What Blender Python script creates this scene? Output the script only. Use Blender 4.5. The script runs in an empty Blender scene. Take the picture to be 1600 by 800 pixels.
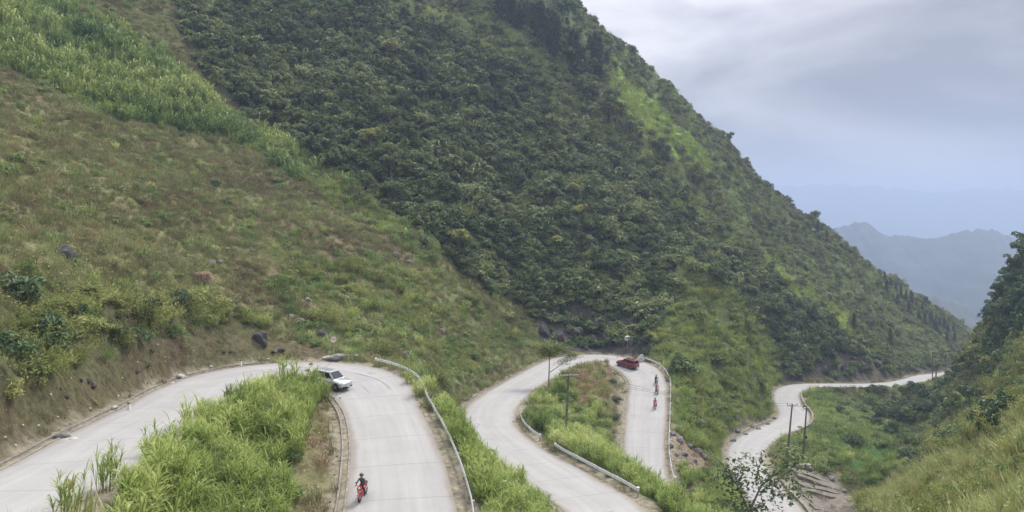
import bpy, bmesh, math, random
import numpy as np
from mathutils import Vector, Matrix, Euler
R = math.radians
rng = np.random.default_rng(7)
random.seed(7)
C = bpy.context.scene.collection

# ------------------------------------------------------------------ camera
F, CX, HY = 1180.0, 800.0, 330.0          # focal length in photo pixels, centre column, horizon row
scene = bpy.context.scene
cam = bpy.data.objects.new('camera', bpy.data.cameras.new('camera'))
C.objects.link(cam); scene.camera = cam
cam.location = (0, 0, 0); cam.rotation_euler = (R(90), 0, 0)
cam.data.sensor_width = 36.0; cam.data.lens = 36.0 * F / 1600.0
cam.data.shift_y = -(400.0 - HY) / 1600.0
cam.data.clip_start = 0.5; cam.data.clip_end = 60000

# ------------------------------------------------------------------ light
SUN_EL, SUN_AZ = 52.0, 38.0               # degrees; azimuth to the right of straight ahead
w = bpy.data.worlds.new('World'); scene.world = w; w.use_nodes = True
nt = w.node_tree; nt.nodes.clear()
def N(t, typ, **kw):
    n = t.nodes.new(typ)
    for k, v in kw.items(): setattr(n, k, v)
    return n
sky = N(nt, 'ShaderNodeTexSky', sky_type='NISHITA'); sky.sun_disc = False
sky.sun_elevation = R(SUN_EL); sky.sun_rotation = R(SUN_AZ)
sky.air_density = 1.0; sky.dust_density = 3.0
tc = N(nt, 'ShaderNodeTexCoord')
mp = N(nt, 'ShaderNodeMapping'); mp.inputs['Scale'].default_value = (1.0, 1.0, 3.2)
nz = N(nt, 'ShaderNodeTexNoise'); nz.inputs['Scale'].default_value = 2.6; nz.inputs['Detail'].default_value = 6; nz.inputs['Roughness'].default_value = 0.52; nz.inputs['Distortion'].default_value = 0.35
cr = N(nt, 'ShaderNodeValToRGB')
e = cr.color_ramp.elements
e[0].position = 0.38; e[0].color = (3.7, 3.75, 4.2, 1)
e[1].position = 0.64; e[1].color = (8.2, 8.0, 8.3, 1)
nt.links.new(tc.outputs['Generated'], mp.inputs['Vector'])
nt.links.new(mp.outputs['Vector'], nz.inputs['Vector'])
nt.links.new(nz.outputs['Fac'], cr.inputs['Fac'])
# bright patch where the sun sits behind the cloud
sd = Vector((math.sin(R(SUN_AZ)) * math.cos(R(SUN_EL)), math.cos(R(SUN_AZ)) * math.cos(R(SUN_EL)), math.sin(R(SUN_EL))))
vg = Vector((math.sin(R(8)) * math.cos(R(23)), math.cos(R(8)) * math.cos(R(23)), math.sin(R(23))))
dt = N(nt, 'ShaderNodeVectorMath', operation='DOT_PRODUCT'); dt.inputs[1].default_value = vg
nt.links.new(tc.outputs['Generated'], dt.inputs[0])
mr = N(nt, 'ShaderNodeMapRange'); mr.interpolation_type = 'SMOOTHSTEP'
mr.inputs['From Min'].default_value = 0.93; mr.inputs['From Max'].default_value = 1.0
mr.inputs['To Min'].default_value = 1.0; mr.inputs['To Max'].default_value = 1.45
nt.links.new(dt.outputs['Value'], mr.inputs['Value'])
sx = N(nt, 'ShaderNodeSeparateXYZ'); nt.links.new(tc.outputs['Generated'], sx.inputs[0])
zr_ = N(nt, 'ShaderNodeMapRange'); zr_.interpolation_type = 'SMOOTHSTEP'; zr_.inputs['From Min'].default_value = 0.12; zr_.inputs['From Max'].default_value = 0.85
zr_.inputs['To Min'].default_value = 0.50; zr_.inputs['To Max'].default_value = 2.5; nt.links.new(sx.outputs[2], zr_.inputs['Value'])
mm_ = N(nt, 'ShaderNodeMath', operation='MULTIPLY'); nt.links.new(mr.outputs['Result'], mm_.inputs[0]); nt.links.new(zr_.outputs['Result'], mm_.inputs[1])
ml = N(nt, 'ShaderNodeVectorMath', operation='SCALE')
nt.links.new(cr.outputs['Color'], ml.inputs[0]); nt.links.new(mm_.outputs[0], ml.inputs['Scale'])
mx = N(nt, 'ShaderNodeMix', data_type='RGBA'); mx.inputs[0].default_value = 0.97
nt.links.new(sky.outputs['Color'], mx.inputs[6]); nt.links.new(ml.outputs['Vector'], mx.inputs[7])
bg = N(nt, 'ShaderNodeBackground'); bg.inputs['Strength'].default_value = 0.056
out = N(nt, 'ShaderNodeOutputWorld')
nt.links.new(mx.outputs[2], bg.inputs['Color']); nt.links.new(bg.outputs[0], out.inputs['Surface'])

sl = bpy.data.lights.new('sun', 'SUN'); sl.energy = 1.5; sl.angle = R(14); sl.color = (1.0, 0.965, 0.9)
so = bpy.data.objects.new('sun', sl); C.objects.link(so)
so.rotation_euler = (-sd).to_track_quat('-Z', 'Y').to_euler()
so.location = sd * 400

vs = scene.view_settings
vs.view_transform = 'Standard'; vs.look = 'None'; vs.gamma = 1.0; vs.exposure = 1.55; vs.use_curve_mapping = False
cy = scene.cycles
cy.use_denoising = True
try: cy.denoiser = 'OPENIMAGEDENOISE'; cy.denoising_prefilter = 'ACCURATE'
except Exception: pass
cy.max_bounces = 6; cy.diffuse_bounces = 3; cy.transmission_bounces = 3; cy.transparent_max_bounces = 4; cy.volume_bounces = 1
cy.sample_clamp_indirect = 4

# ------------------------------------------------------------------ helpers
def P(px, py, D):
    return ((px - CX) / F * D, D, (HY - py) / F * D)
def proj(x, y, z):
    return CX + F * x / y, HY - F * z / y

def tag(o, label=None, cat=None, group=None, kind=None):
    if label: o['label'] = label
    if cat: o['category'] = cat
    if group: o['group'] = group
    if kind: o['kind'] = kind
    return o
def link(name, me, mat=None, parent=None):
    o = bpy.data.objects.new(name, me); C.objects.link(o)
    if mat is not None:
        for m in (mat if isinstance(mat, (list, tuple)) else [mat]): me.materials.append(m)
    if parent is not None: o.parent = parent
    return o
def np_mesh(name, verts, faces, smooth=True):
    """verts (n,3) array, faces (m,k) int array with k 3 or 4"""
    verts = np.asarray(verts, np.float32); faces = np.asarray(faces, np.int32)
    me = bpy.data.meshes.new(name)
    me.vertices.add(len(verts)); me.vertices.foreach_set('co', verts.ravel())
    k = faces.shape[1]
    me.loops.add(faces.size); me.loops.foreach_set('vertex_index', faces.ravel())
    me.polygons.add(len(faces)); me.polygons.foreach_set('loop_start', np.arange(0, faces.size, k, dtype=np.int32))
    try: me.polygons.foreach_set('loop_total', np.full(len(faces), k, np.int32))
    except Exception: pass
    me.polygons.foreach_set('use_smooth', np.full(len(faces), smooth))
    me.update(calc_edges=True); me.validate()
    return me
def attr(me, name, data, typ='FLOAT', dom='POINT'):
    a = me.attributes.new(name, typ, dom)
    key = {'FLOAT': 'value', 'INT': 'value', 'FLOAT_VECTOR': 'vector', 'FLOAT_COLOR': 'color'}[typ]
    a.data.foreach_set(key, np.asarray(data, np.int32 if typ == 'INT' else np.float32).ravel())

# value noise (numpy), used for relief and for scattering
def vnoise(x, y, seed=0):
    xi = np.floor(x).astype(np.int64); yi = np.floor(y).astype(np.int64)
    fx = x - xi; fy = y - yi; fx = fx * fx * (3 - 2 * fx); fy = fy * fy * (3 - 2 * fy)
    def h(a, b):
        n = (a * 374761393 + b * 668265263 + seed * 974634777) & 0x7fffffff
        n = ((n ^ (n >> 13)) * 1274126177) & 0x7fffffff
        return ((n ^ (n >> 16)) & 0xffff) / 65535.0
    return (h(xi, yi) * (1 - fx) + h(xi + 1, yi) * fx) * (1 - fy) + (h(xi, yi + 1) * (1 - fx) + h(xi + 1, yi + 1) * fx) * fy
def fbm(x, y, o=4, seed=0):
    s = 0; a = 0.5; t = 0
    for i in range(o):
        s = s + a * (vnoise(x * 2 ** i + 17.3 * i, y * 2 ** i - 9.1 * i, seed + i) - 0.5); t += a; a *= 0.5
    return s / t      # about -0.5 .. 0.5

# ------------------------------------------------------------------ the road centre line  (x, y, drop below the camera, width)
RC = np.array([
 (-20.5,14,10.6,6.5),(-21.2,25,11.6,6.5),(-21.7,36,12.6,6.6),(-23.6,45.5,13.5,6.6),(-25.2,56,14.4,6.8),(-26.7,65,15.2,7.2),(-26.3,73,15.9,8.5),
 (-22.8,78.3,16.6,10.2),(-18.5,78.8,17.1,10.5),(-14.6,75.5,17.4,8.6),(-12.0,69,17.9,6.8),(-9.8,61.5,18.3,6.7),(-8.3,55,18.9,7),(-7.2,49,19.4,7.2),
 (-6.2,42,20.1,7.2),(-4.2,36,20.8,8),(0,32,21.3,9),(4.5,34.5,21.8,8),(6.8,41,22.2,7),(7.9,50,22.7,6.4),(7.1,59,23.3,6.2),
 (4.5,67,24,6.1),(1.3,75.2,24.6,6.1),(-1.5,83.5,25.1,6.2),(-2.9,92,25.6,6.5),(-2.3,102,26.1,6.7),(0.3,113,26.6,6.3),
 (3.9,124,27.1,6.2),(8.6,137,27.6,6.4),(13.2,144,28.1,7.2),(18.4,146.8,28.7,8.2),(23.0,142.5,29.4,8.2),(24,134,30.2,6.6),(22,123,31,6.2),
 (20,113,31.8,5.9),(17.9,102,33,5.4),(16.7,92,33.9,5.6),(17.4,84,34.7,6.5),(20.5,78,35.3,8),(25,76.3,35.9,8.2),(29.5,80,36.5,7.2),(32,88,37.2,6.3),
 (34,96.6,38,6),(34.6,104.4,38.5,6),(36.2,116,39,6),(39.0,125.3,39.6,6),(42.6,132,40,6),(48,139.5,40.6,6),(54.3,147.5,41.4,6.2),(58.6,157,42,6),
 (61.8,169,43,5.6),(66,181.3,43.8,5.6),(70.7,189.6,44.5,5.8),(77,195.8,45.3,5.8),(87,201.3,46.5,5.8),(98,207,47.8,5.8),(110,216.3,49.5,6),
 (121.5,229.3,51.5,6.2),(137,249,54.5,6),(153,266,57.5,6),(167.6,282.6,60,6),(183,299.8,63,6),(209,325,68,6),(246,354,75,6)], float)
RC[:, 2] *= -1
def catmull(Pt, step):
    outp = []
    n = len(Pt)
    for i in range(n - 1):
        p0 = Pt[max(i - 1, 0)]; p1 = Pt[i]; p2 = Pt[i + 1]; p3 = Pt[min(i + 2, n - 1)]
        k = max(2, int(np.linalg.norm((p2 - p1)[:2]) / step))
        for j in range(k):
            t = j / k
            outp.append(0.5 * ((2 * p1) + (-p0 + p2) * t + (2 * p0 - 5 * p1 + 4 * p2 - p3) * t * t + (-p0 + 3 * p1 - 3 * p2 + p3) * t ** 3))
    outp.append(Pt[-1])
    return np.array(outp)
RD = catmull(RC, 0.7)                      # dense centre line
# smooth heights a little
for _ in range(30): RD[1:-1, 2] = (RD[:-2, 2] + 2 * RD[1:-1, 2] + RD[2:, 2]) / 4
tan = np.gradient(RD[:, :2], axis=0); tan /= np.linalg.norm(tan, axis=1)[:, None]
nor = np.stack([-tan[:, 1], tan[:, 0]], 1)      # left of the direction of travel (downhill along the road)
arc = np.concatenate([[0], np.cumsum(np.linalg.norm(np.diff(RD[:, :2], axis=0), axis=1))])

def near_road(x, y):
    """distance to centre line, index of nearest sample, signed side"""
    x = np.asarray(x, np.float32).ravel(); y = np.asarray(y, np.float32).ravel()
    bd = np.full(len(x), 1e9, np.float32); bi = np.zeros(len(x), np.int32)
    cx_ = RD[::2, 0].astype(np.float32); cy_ = RD[::2, 1].astype(np.float32)
    order = np.arange(0, len(RD), 2)
    CH = 200000
    for s in range(0, len(x), CH):
        sl_ = slice(s, s + CH); xs = x[sl_]; ys = y[sl_]
        b = np.full(len(xs), 1e9, np.float32); ii = np.zeros(len(xs), np.int32)
        for k in range(len(order)):
            d = (xs - cx_[k]) ** 2 + (ys - cy_[k]) ** 2
            m = d < b; b[m] = d[m]; ii[m] = order[k]
        bd[sl_] = b; bi[sl_] = ii
    dx = x - RD[bi, 0]; dy = y - RD[bi, 1]
    al = dx * tan[bi, 0] + dy * tan[bi, 1]; ac = dx * nor[bi, 0] + dy * nor[bi, 1]
    # along-track correction of the height, so that the bed is not stepped
    slope = np.gradient(RD[:, 2], arc)
    return np.hypot(dx, dy).astype(float), bi, ac, RD[bi, 2] + np.clip(al, -2, 2) * slope[bi], RD[bi, 3]

# ------------------------------------------------------------------ terrain
CP = [  # photo column, photo row, distance
 # slope above the upper road, left part
 (0,615,40.5),(0,560,43),(0,480,50),(0,400,60),(0,300,75),(0,200,93),(0,100,115),(0,0,143),(0,-110,178),
 (100,560,50),(100,480,60),(100,400,69),(100,300,86),(100,200,105),(100,100,128),(100,0,157),
 (200,560,61),(200,500,67),(200,400,81),(200,300,98),(200,200,118),(200,100,142),(200,0,170),(200,-110,205),
 (300,540,76),(300,470,83),(300,400,94),(300,300,113),(300,200,135),(300,100,160),(300,0,188),
 (400,528,86),(400,470,94),(400,400,106),(400,300,128),(400,200,152),(400,100,178),(400,0,205),(400,-110,240),
 (500,530,92),(500,470,103),(500,400,117),(500,300,141),(500,200,165),(500,100,190),(500,0,216),
 (600,540,95),(600,480,110),(600,400,129),(600,300,154),(600,200,178),(600,100,203),(600,0,229),(600,-110,262),
 (650,600,88),(680,560,104),(700,600,104),(700,540,117),(700,470,135),(700,400,147),(700,300,168),(700,200,192),(700,100,216),(700,0,241),
 (690,640,88),(800,540,138),(800,500,150),(800,450,160),(800,400,168),(800,300,187),(800,200,207),(800,100,230),(800,0,252),(800,-110,285),
 (850,520,154),(850,460,164),(930,538,157),(930,480,163),(930,430,172),(900,400,175),(900,300,196),(900,200,220),(880,120,235),
 (1000,520,156),(1000,460,170),(1000,400,186),(1000,300,216),(1000,240,236),
 # secondary crest and outer ridge
 (780,0,246),(860,60,240),(940,120,248),(1000,190,250),(1060,250,249),(1130,330,247),(1180,390,243),(1240,430,246),(1300,480,248),(1350,520,240),(1400,562,231),
 (890,0,288),(960,60,294),(1040,130,300),(1100,190,306),(1200,290,318),(1300,370,335),(1400,440,360),(1460,488,380),(1520,535,400),
 (970,110,270),(1060,200,275),(1160,310,280),(1250,390,290),(1350,460,300),(1420,500,310),(1460,535,305),(1500,560,325),
 # light green spur and the gully behind it
 (1050,600,134),(1060,560,140),(1060,500,155),(1060,400,184),(1100,640,128),(1110,600,140),(1100,560,150),(1120,500,165),(1130,440,178),(1070,395,187),
 (1150,665,136),(1160,600,152),(1180,560,158),(1175,490,172),(1208,535,170),(1212,590,168),(1213,625,166),(1205,650,153),
 (1222,580,200),(1222,500,213),(1205,440,225),(1190,520,205),(1260,590,205),(1260,530,214),(1260,470,228),
 (1300,590,211),(1300,545,222),(1300,510,232),(1350,590,215),(1350,550,226),(1400,590,224),(1440,575,246),(1440,545,262),(1480,570,275),(1480,545,300),
 # between road 3 and road 4
 (1050,690,108),(1080,720,101),(1110,700,112),(1125,720,112),(1060,650,120),
 # island inside hairpin one
 (430,620,68),(480,650,62),(500,700,57),(400,660,60),(300,740,47),(400,760,49),(480,780,50),
 # below hairpin one guardrail
 (660,640,76),(690,700,70),(740,760,62),(780,790,58.5),(700,670,84),
 # island inside hairpin two (hump)
 (870,640,107),(900,600,122),(930,590,131),(940,620,120),(960,640,119),(900,660,104),(850,660,96),(950,690,100),(900,700,88),(960,735,80),(1020,760,76),(1080,780,75),(880,575,134.5),(935,567,141),
 (1020,790,66),(1100,770,80),(1150,800,78),(1100,830,70),
 # outside of road 4, stepped channel, green field, gully
 (1240,735,113),(1270,740,115),(1300,760,112),(1250,790,104),(1300,800,104),(1340,780,112),(1260,700,124),(1300,700,126),(1340,720,122),
 (1250,680,138),(1290,650,155),(1340,680,140),(1380,720,134),(1400,700,150),(1330,640,172),(1380,660,170),(1270,620,180),(1310,622,190),
 (1350,624,200),(1400,622,212),(1400,650,190),(1350,640,186),(1440,670,190),(1430,700,170),(1390,740,128),(1370,770,116),
 (1450,620,238),(1480,620,250),(1500,600,285),(1480,650,220),(1520,600,300),(1460,650,212),(1420,620,222),
 # near right hillside
 (1400,790,84),(1440,750,88),(1470,720,92),(1500,760,62),(1500,700,84),(1530,680,76),(1600,690,55),(1600,800,36),(1560,740,54),(1480,800,60),(1700,640,52),(1700,800,30),(1560,670,74),
 # middle right hill
 (1500,712,106),(1520,672,110),(1545,634,112),(1570,598,114),(1600,572,106),(1600,625,92),(1570,655,96),(1650,570,92),(1700,530,96),(1560,620,122),(1540,650,120),
 # dark wooded hill at the right
 (1558,600,150),(1558,540,155),(1564,490,160),(1582,452,165),(1602,420,170),(1622,395,174),(1545,640,150),(1650,330,180),(1750,240,190),(1590,520,140),(1600,470,150),(1700,400,150),
]
pts = [P(*c) for c in CP]
# the far side of the outer ridge
for px, py, D in [(890,0,288),(960,60,294),(1040,130,300),(1100,190,306),(1200,290,318),(1300,370,335),(1400,440,360),(1460,488,380),(1520,535,400),(800,-110,285),(600,-110,262),(400,-110,240),(200,-110,205),(0,-110,178)]:
    x, y, z = P(px, py, D)
    k = 1 + 14 / D; pts.append((x * k, y * k, z + 0.4))
    k = 1 + 50 / D; pts.append((x * k, y * k, z - 22))
    k = 1 + 120 / D; pts.append((x * k, y * k, z - 80))
    k = 1 + 260 / D; pts.append((x * k, y * k, z - 190))
for x, y, z in [(-60,25,6),(-90,40,26),(-120,70,45),(-160,140,80),(-60,5,10),(-45,15,-1),(-34,20,-7),(-30,10,-8),
                (0,0,-1.75),(4,2,-1.9),(-4,2,-1.9),(0,5,-4.2),(0,12,-10),(-8,18,-15),(0,20,-15.5),(8,20,-15),(-12,28,-17.5),(-13,38,-17.2),(10,28,-17),(20,14,-8),(30,20,-9),(24,30,-14.5),(20,44,-21),(22,60,-28),(14,50,-23.5),(60,20,4),(90,40,14),(120,90,30),(70,60,2),
                (250,200,40),(200,120,50),(240,300,-40),(260,400,-110),(300,480,-200),(200,470,-170),(120,520,-220),(215,262,-40),(190,300,-66),(205,400,-95),
                (180,250,-50),(165,230,-42),(150,200,-20)]:
    pts.append((x, y, z))
# the road bed itself; both shoulders at road height
for i in range(0, len(RD), 7):
    x, y, z, wd = RD[i]; pts.append((x, y, z))
    for s in (-1, 1):
        q = (wd / 2 + 0.9) * s; X, Y = x + nor[i, 0] * q, y + nor[i, 1] * q
        d = np.hypot(RD[:, 0] - X, RD[:, 1] - Y)
        if d.min() > wd / 2 + 0.5: pts.append((X, Y, z))
pts = np.array(pts, float)
# drop traced points that sit on the road bed
keep = []
nroad0 = len(CP)
d_, i_, _, _, w_ = near_road(pts[:, 0], pts[:, 1])
for k in range(len(pts)):
    if k < nroad0 and d_[k] < w_[k] / 2 + 2.2: continue
    if all((pts[k][0] - pts[j][0]) ** 2 + (pts[k][1] - pts[j][1]) ** 2 > 0.6 for j in keep): keep.append(k)
pts = pts[keep]
def solve_rbf(p):
    n = len(p); d = np.hypot(p[:, None, 0] - p[None, :, 0], p[:, None, 1] - p[None, :, 1])
    A = np.zeros((n + 3, n + 3)); A[:n, :n] = -d + 0.15 * np.eye(n) * -1
    A[:n, n] = 1; A[:n, n + 1] = p[:, 0]; A[:n, n + 2] = p[:, 1]; A[n, :n] = 1; A[n + 1, :n] = p[:, 0]; A[n + 2, :n] = p[:, 1]
    return np.linalg.solve(A, np.concatenate([p[:, 2], [0, 0, 0]]))
wt = solve_rbf(pts)
def rbf(x, y):
    x = np.asarray(x, np.float32); y = np.asarray(y, np.float32); sh = x.shape; x = x.ravel(); y = y.ravel()
    o = np.full(len(x), wt[-3]) + wt[-2] * x + wt[-1] * y
    for s in range(0, len(x), 50000):
        q = slice(s, s + 50000); acc = np.zeros(len(x[q]), np.float64)
        for k in range(len(pts)):
            acc -= wt[k] * np.sqrt((x[q] - np.float32(pts[k, 0])) ** 2 + (y[q] - np.float32(pts[k, 1])) ** 2)
        o[q] += acc
    return o.reshape(sh)

TH = np.linspace(R(-50), R(50), 820)
RR = np.exp(np.linspace(math.log(5.0), math.log(640.0), 860))
tg, rg = np.meshgrid(TH, RR, indexing='ij')
GX = np.sin(tg) * rg; GY = np.cos(tg) * rg
# coarse evaluation, then bilinear refinement
c0 = slice(None, None, 3)
ti = np.append(np.arange(0, 820, 3), 819); ri = np.append(np.arange(0, 860, 3), 859)
zc = rbf(GX[np.ix_(ti, ri)], GY[np.ix_(ti, ri)])
zt = np.array([np.interp(np.arange(860), ri, zc[k]) for k in range(len(ti))])
GZ = np.array([np.interp(np.arange(820), ti, zt[:, k]) for k in range(860)]).T
rd, rix, rac, rz, rw = (a.reshape(GX.shape) for a in near_road(GX, GY))
off = rd - rw / 2                                        # metres outside the carriageway
sm = lambda a, b, t: (lambda u: u * u * (3 - 2 * u))(np.clip((t - a) / (b - a), 0, 1))
rough = sm(1.5, 9, off)
relief = fbm(GX / 22, GY / 22, 4, 3) * 6.5 * sm(6, 40, off) * sm(60, 160, rg) + (np.abs(fbm(GX / 8, GY / 8, 3, 77)) - .12) * 13 * sm(6, 20, off) * sm(110, 190, rg) + fbm(GX / 5, GY / 5, 4, 11) * 1.5 * rough + fbm(GX / 1.3, GY / 1.3, 3, 5) * 0.45 * sm(.6, 3, off)
GZ = GZ + relief
rub = GZ > rz                                                              # cut side
blend = np.where(rub, sm(0.9, 3.0, off), sm(0.9, 3.4, off))
GZ = (rz - 0.11 + 0.09 * sm(-0.7, 0.3, off)) * (1 - blend) + GZ * blend
def ground_z(x, y):
    """height of the terrain mesh (bilinear in the grid)"""
    x = np.atleast_1d(np.asarray(x, float)); y = np.atleast_1d(np.asarray(y, float))
    t = (np.arctan2(x, y) - TH[0]) / (TH[1] - TH[0]); r = np.log(np.maximum(np.hypot(x, y), 5.01) / RR[0]) / math.log(RR[1] / RR[0])
    t = np.clip(t, 0, 818.999); r = np.clip(r, 0, 858.999); i = t.astype(int); j = r.astype(int); a = t - i; b = r - j
    return (GZ[i, j] * (1 - b) + GZ[i, j + 1] * b) * (1 - a) + (GZ[i + 1, j] * (1 - b) + GZ[i + 1, j + 1] * b) * a

def hit(px, py, d0=20, d1=620):
    """point of the ground seen at a photo pixel (first crossing beyond d0 metres)"""
    d = np.arange(d0, d1, 0.25)
    x = (px - CX) / F * d; zr = (HY - py) / F * d
    g = ground_z(x, d); b = np.where(zr <= g)[0]
    if len(b) == 0: return None
    k = b[0]
    return Vector((x[k], d[k], g[k]))

# ------------------------------------------------------------------ materials
def mat_new(name):
    m = bpy.data.materials.new(name); m.use_nodes = True
    t = m.node_tree; b = t.nodes['Principled BSDF']
    b.inputs['Specular IOR Level'].default_value = 0.3
    return m, t, b
def plain(name, col, rough=0.6, metal=0.0, var=0.12, scale=6.0, bump=0.0, spec=None):
    """one colour broken up by a procedural noise"""
    m, t, b = mat_new(name)
    tcn = N(t, 'ShaderNodeTexCoord'); n = N(t, 'ShaderNodeTexNoise'); n.inputs['Scale'].default_value = scale; n.inputs['Detail'].default_value = 4
    t.links.new(tcn.outputs['Object'], n.inputs['Vector'])
    r_ = N(t, 'ShaderNodeValToRGB'); r_.color_ramp.elements[0].position = .3; r_.color_ramp.elements[1].position = .7
    r_.color_ramp.elements[0].color = (*[c * (1 - var) for c in col], 1); r_.color_ramp.elements[1].color = (*[min(1, c * (1 + var)) for c in col], 1)
    t.links.new(n.outputs['Fac'], r_.inputs['Fac']); t.links.new(r_.outputs['Color'], b.inputs['Base Color'])
    b.inputs['Roughness'].default_value = rough; b.inputs['Metallic'].default_value = metal
    if spec is not None: b.inputs['Specular IOR Level'].default_value = spec
    if bump:
        bm_ = N(t, 'ShaderNodeBump'); bm_.inputs['Strength'].default_value = bump; bm_.inputs['Distance'].default_value = 0.05
        t.links.new(n.outputs['Fac'], bm_.inputs['Height']); t.links.new(bm_.outputs['Normal'], b.inputs['Normal'])
    return m
def leaf_mat(name, cols, transl=0.3, scale=0.12, rough=0.55, spec=0.25, amp=0.35):
    """cols: dark .. light; picked by leaf, by plant and by place"""
    m, t, b = mat_new(name)
    oi = N(t, 'ShaderNodeObjectInfo'); g = N(t, 'ShaderNodeNewGeometry')
    n = N(t, 'ShaderNodeTexNoise'); n.inputs['Scale'].default_value = scale; n.inputs['Detail'].default_value = 3
    t.links.new(g.outputs['Position'], n.inputs['Vector'])
    a = N(t, 'ShaderNodeAttribute'); a.attribute_name = 'tone'
    s1 = N(t, 'ShaderNodeMath', operation='MULTIPLY_ADD'); s1.inputs[1].default_value = 1.5; s1.inputs[2].default_value = -0.6
    t.links.new(n.outputs['Fac'], s1.inputs[0])
    s2 = N(t, 'ShaderNodeMath', operation='MULTIPLY_ADD'); s2.inputs[1].default_value = amp
    t.links.new(oi.outputs['Random'], s2.inputs[0]); t.links.new(s1.outputs[0], s2.inputs[2])
    s3 = N(t, 'ShaderNodeMath', operation='MULTIPLY_ADD'); s3.inputs[1].default_value = 0.45
    t.links.new(a.outputs['Fac'], s3.inputs[0]); t.links.new(s2.outputs[0], s3.inputs[2])
    r_ = N(t, 'ShaderNodeValToRGB'); el = r_.color_ramp.elements
    while len(el) < len(cols): el.new(0.5)
    for k, c in enumerate(cols): el[k].position = 0.05 + 0.9 * k / (len(cols) - 1); el[k].color = (*c, 1)
    t.links.new(s3.outputs[0], r_.inputs['Fac']); t.links.new(r_.outputs['Color'], b.inputs['Base Color'])
    b.inputs['Roughness'].default_value = rough; b.inputs['Specular IOR Level'].default_value = spec
    tr = N(t, 'ShaderNodeBsdfTranslucent'); t.links.new(r_.outputs['Color'], tr.inputs['Color'])
    mx_ = N(t, 'ShaderNodeMixShader'); mx_.inputs[0].default_value = transl
    o = t.nodes['Material Output']
    t.links.new(b.outputs[0], mx_.inputs[1]); t.links.new(tr.outputs[0], mx_.inputs[2]); t.links.new(mx_.outputs[0], o.inputs['Surface'])
    return m

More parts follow.
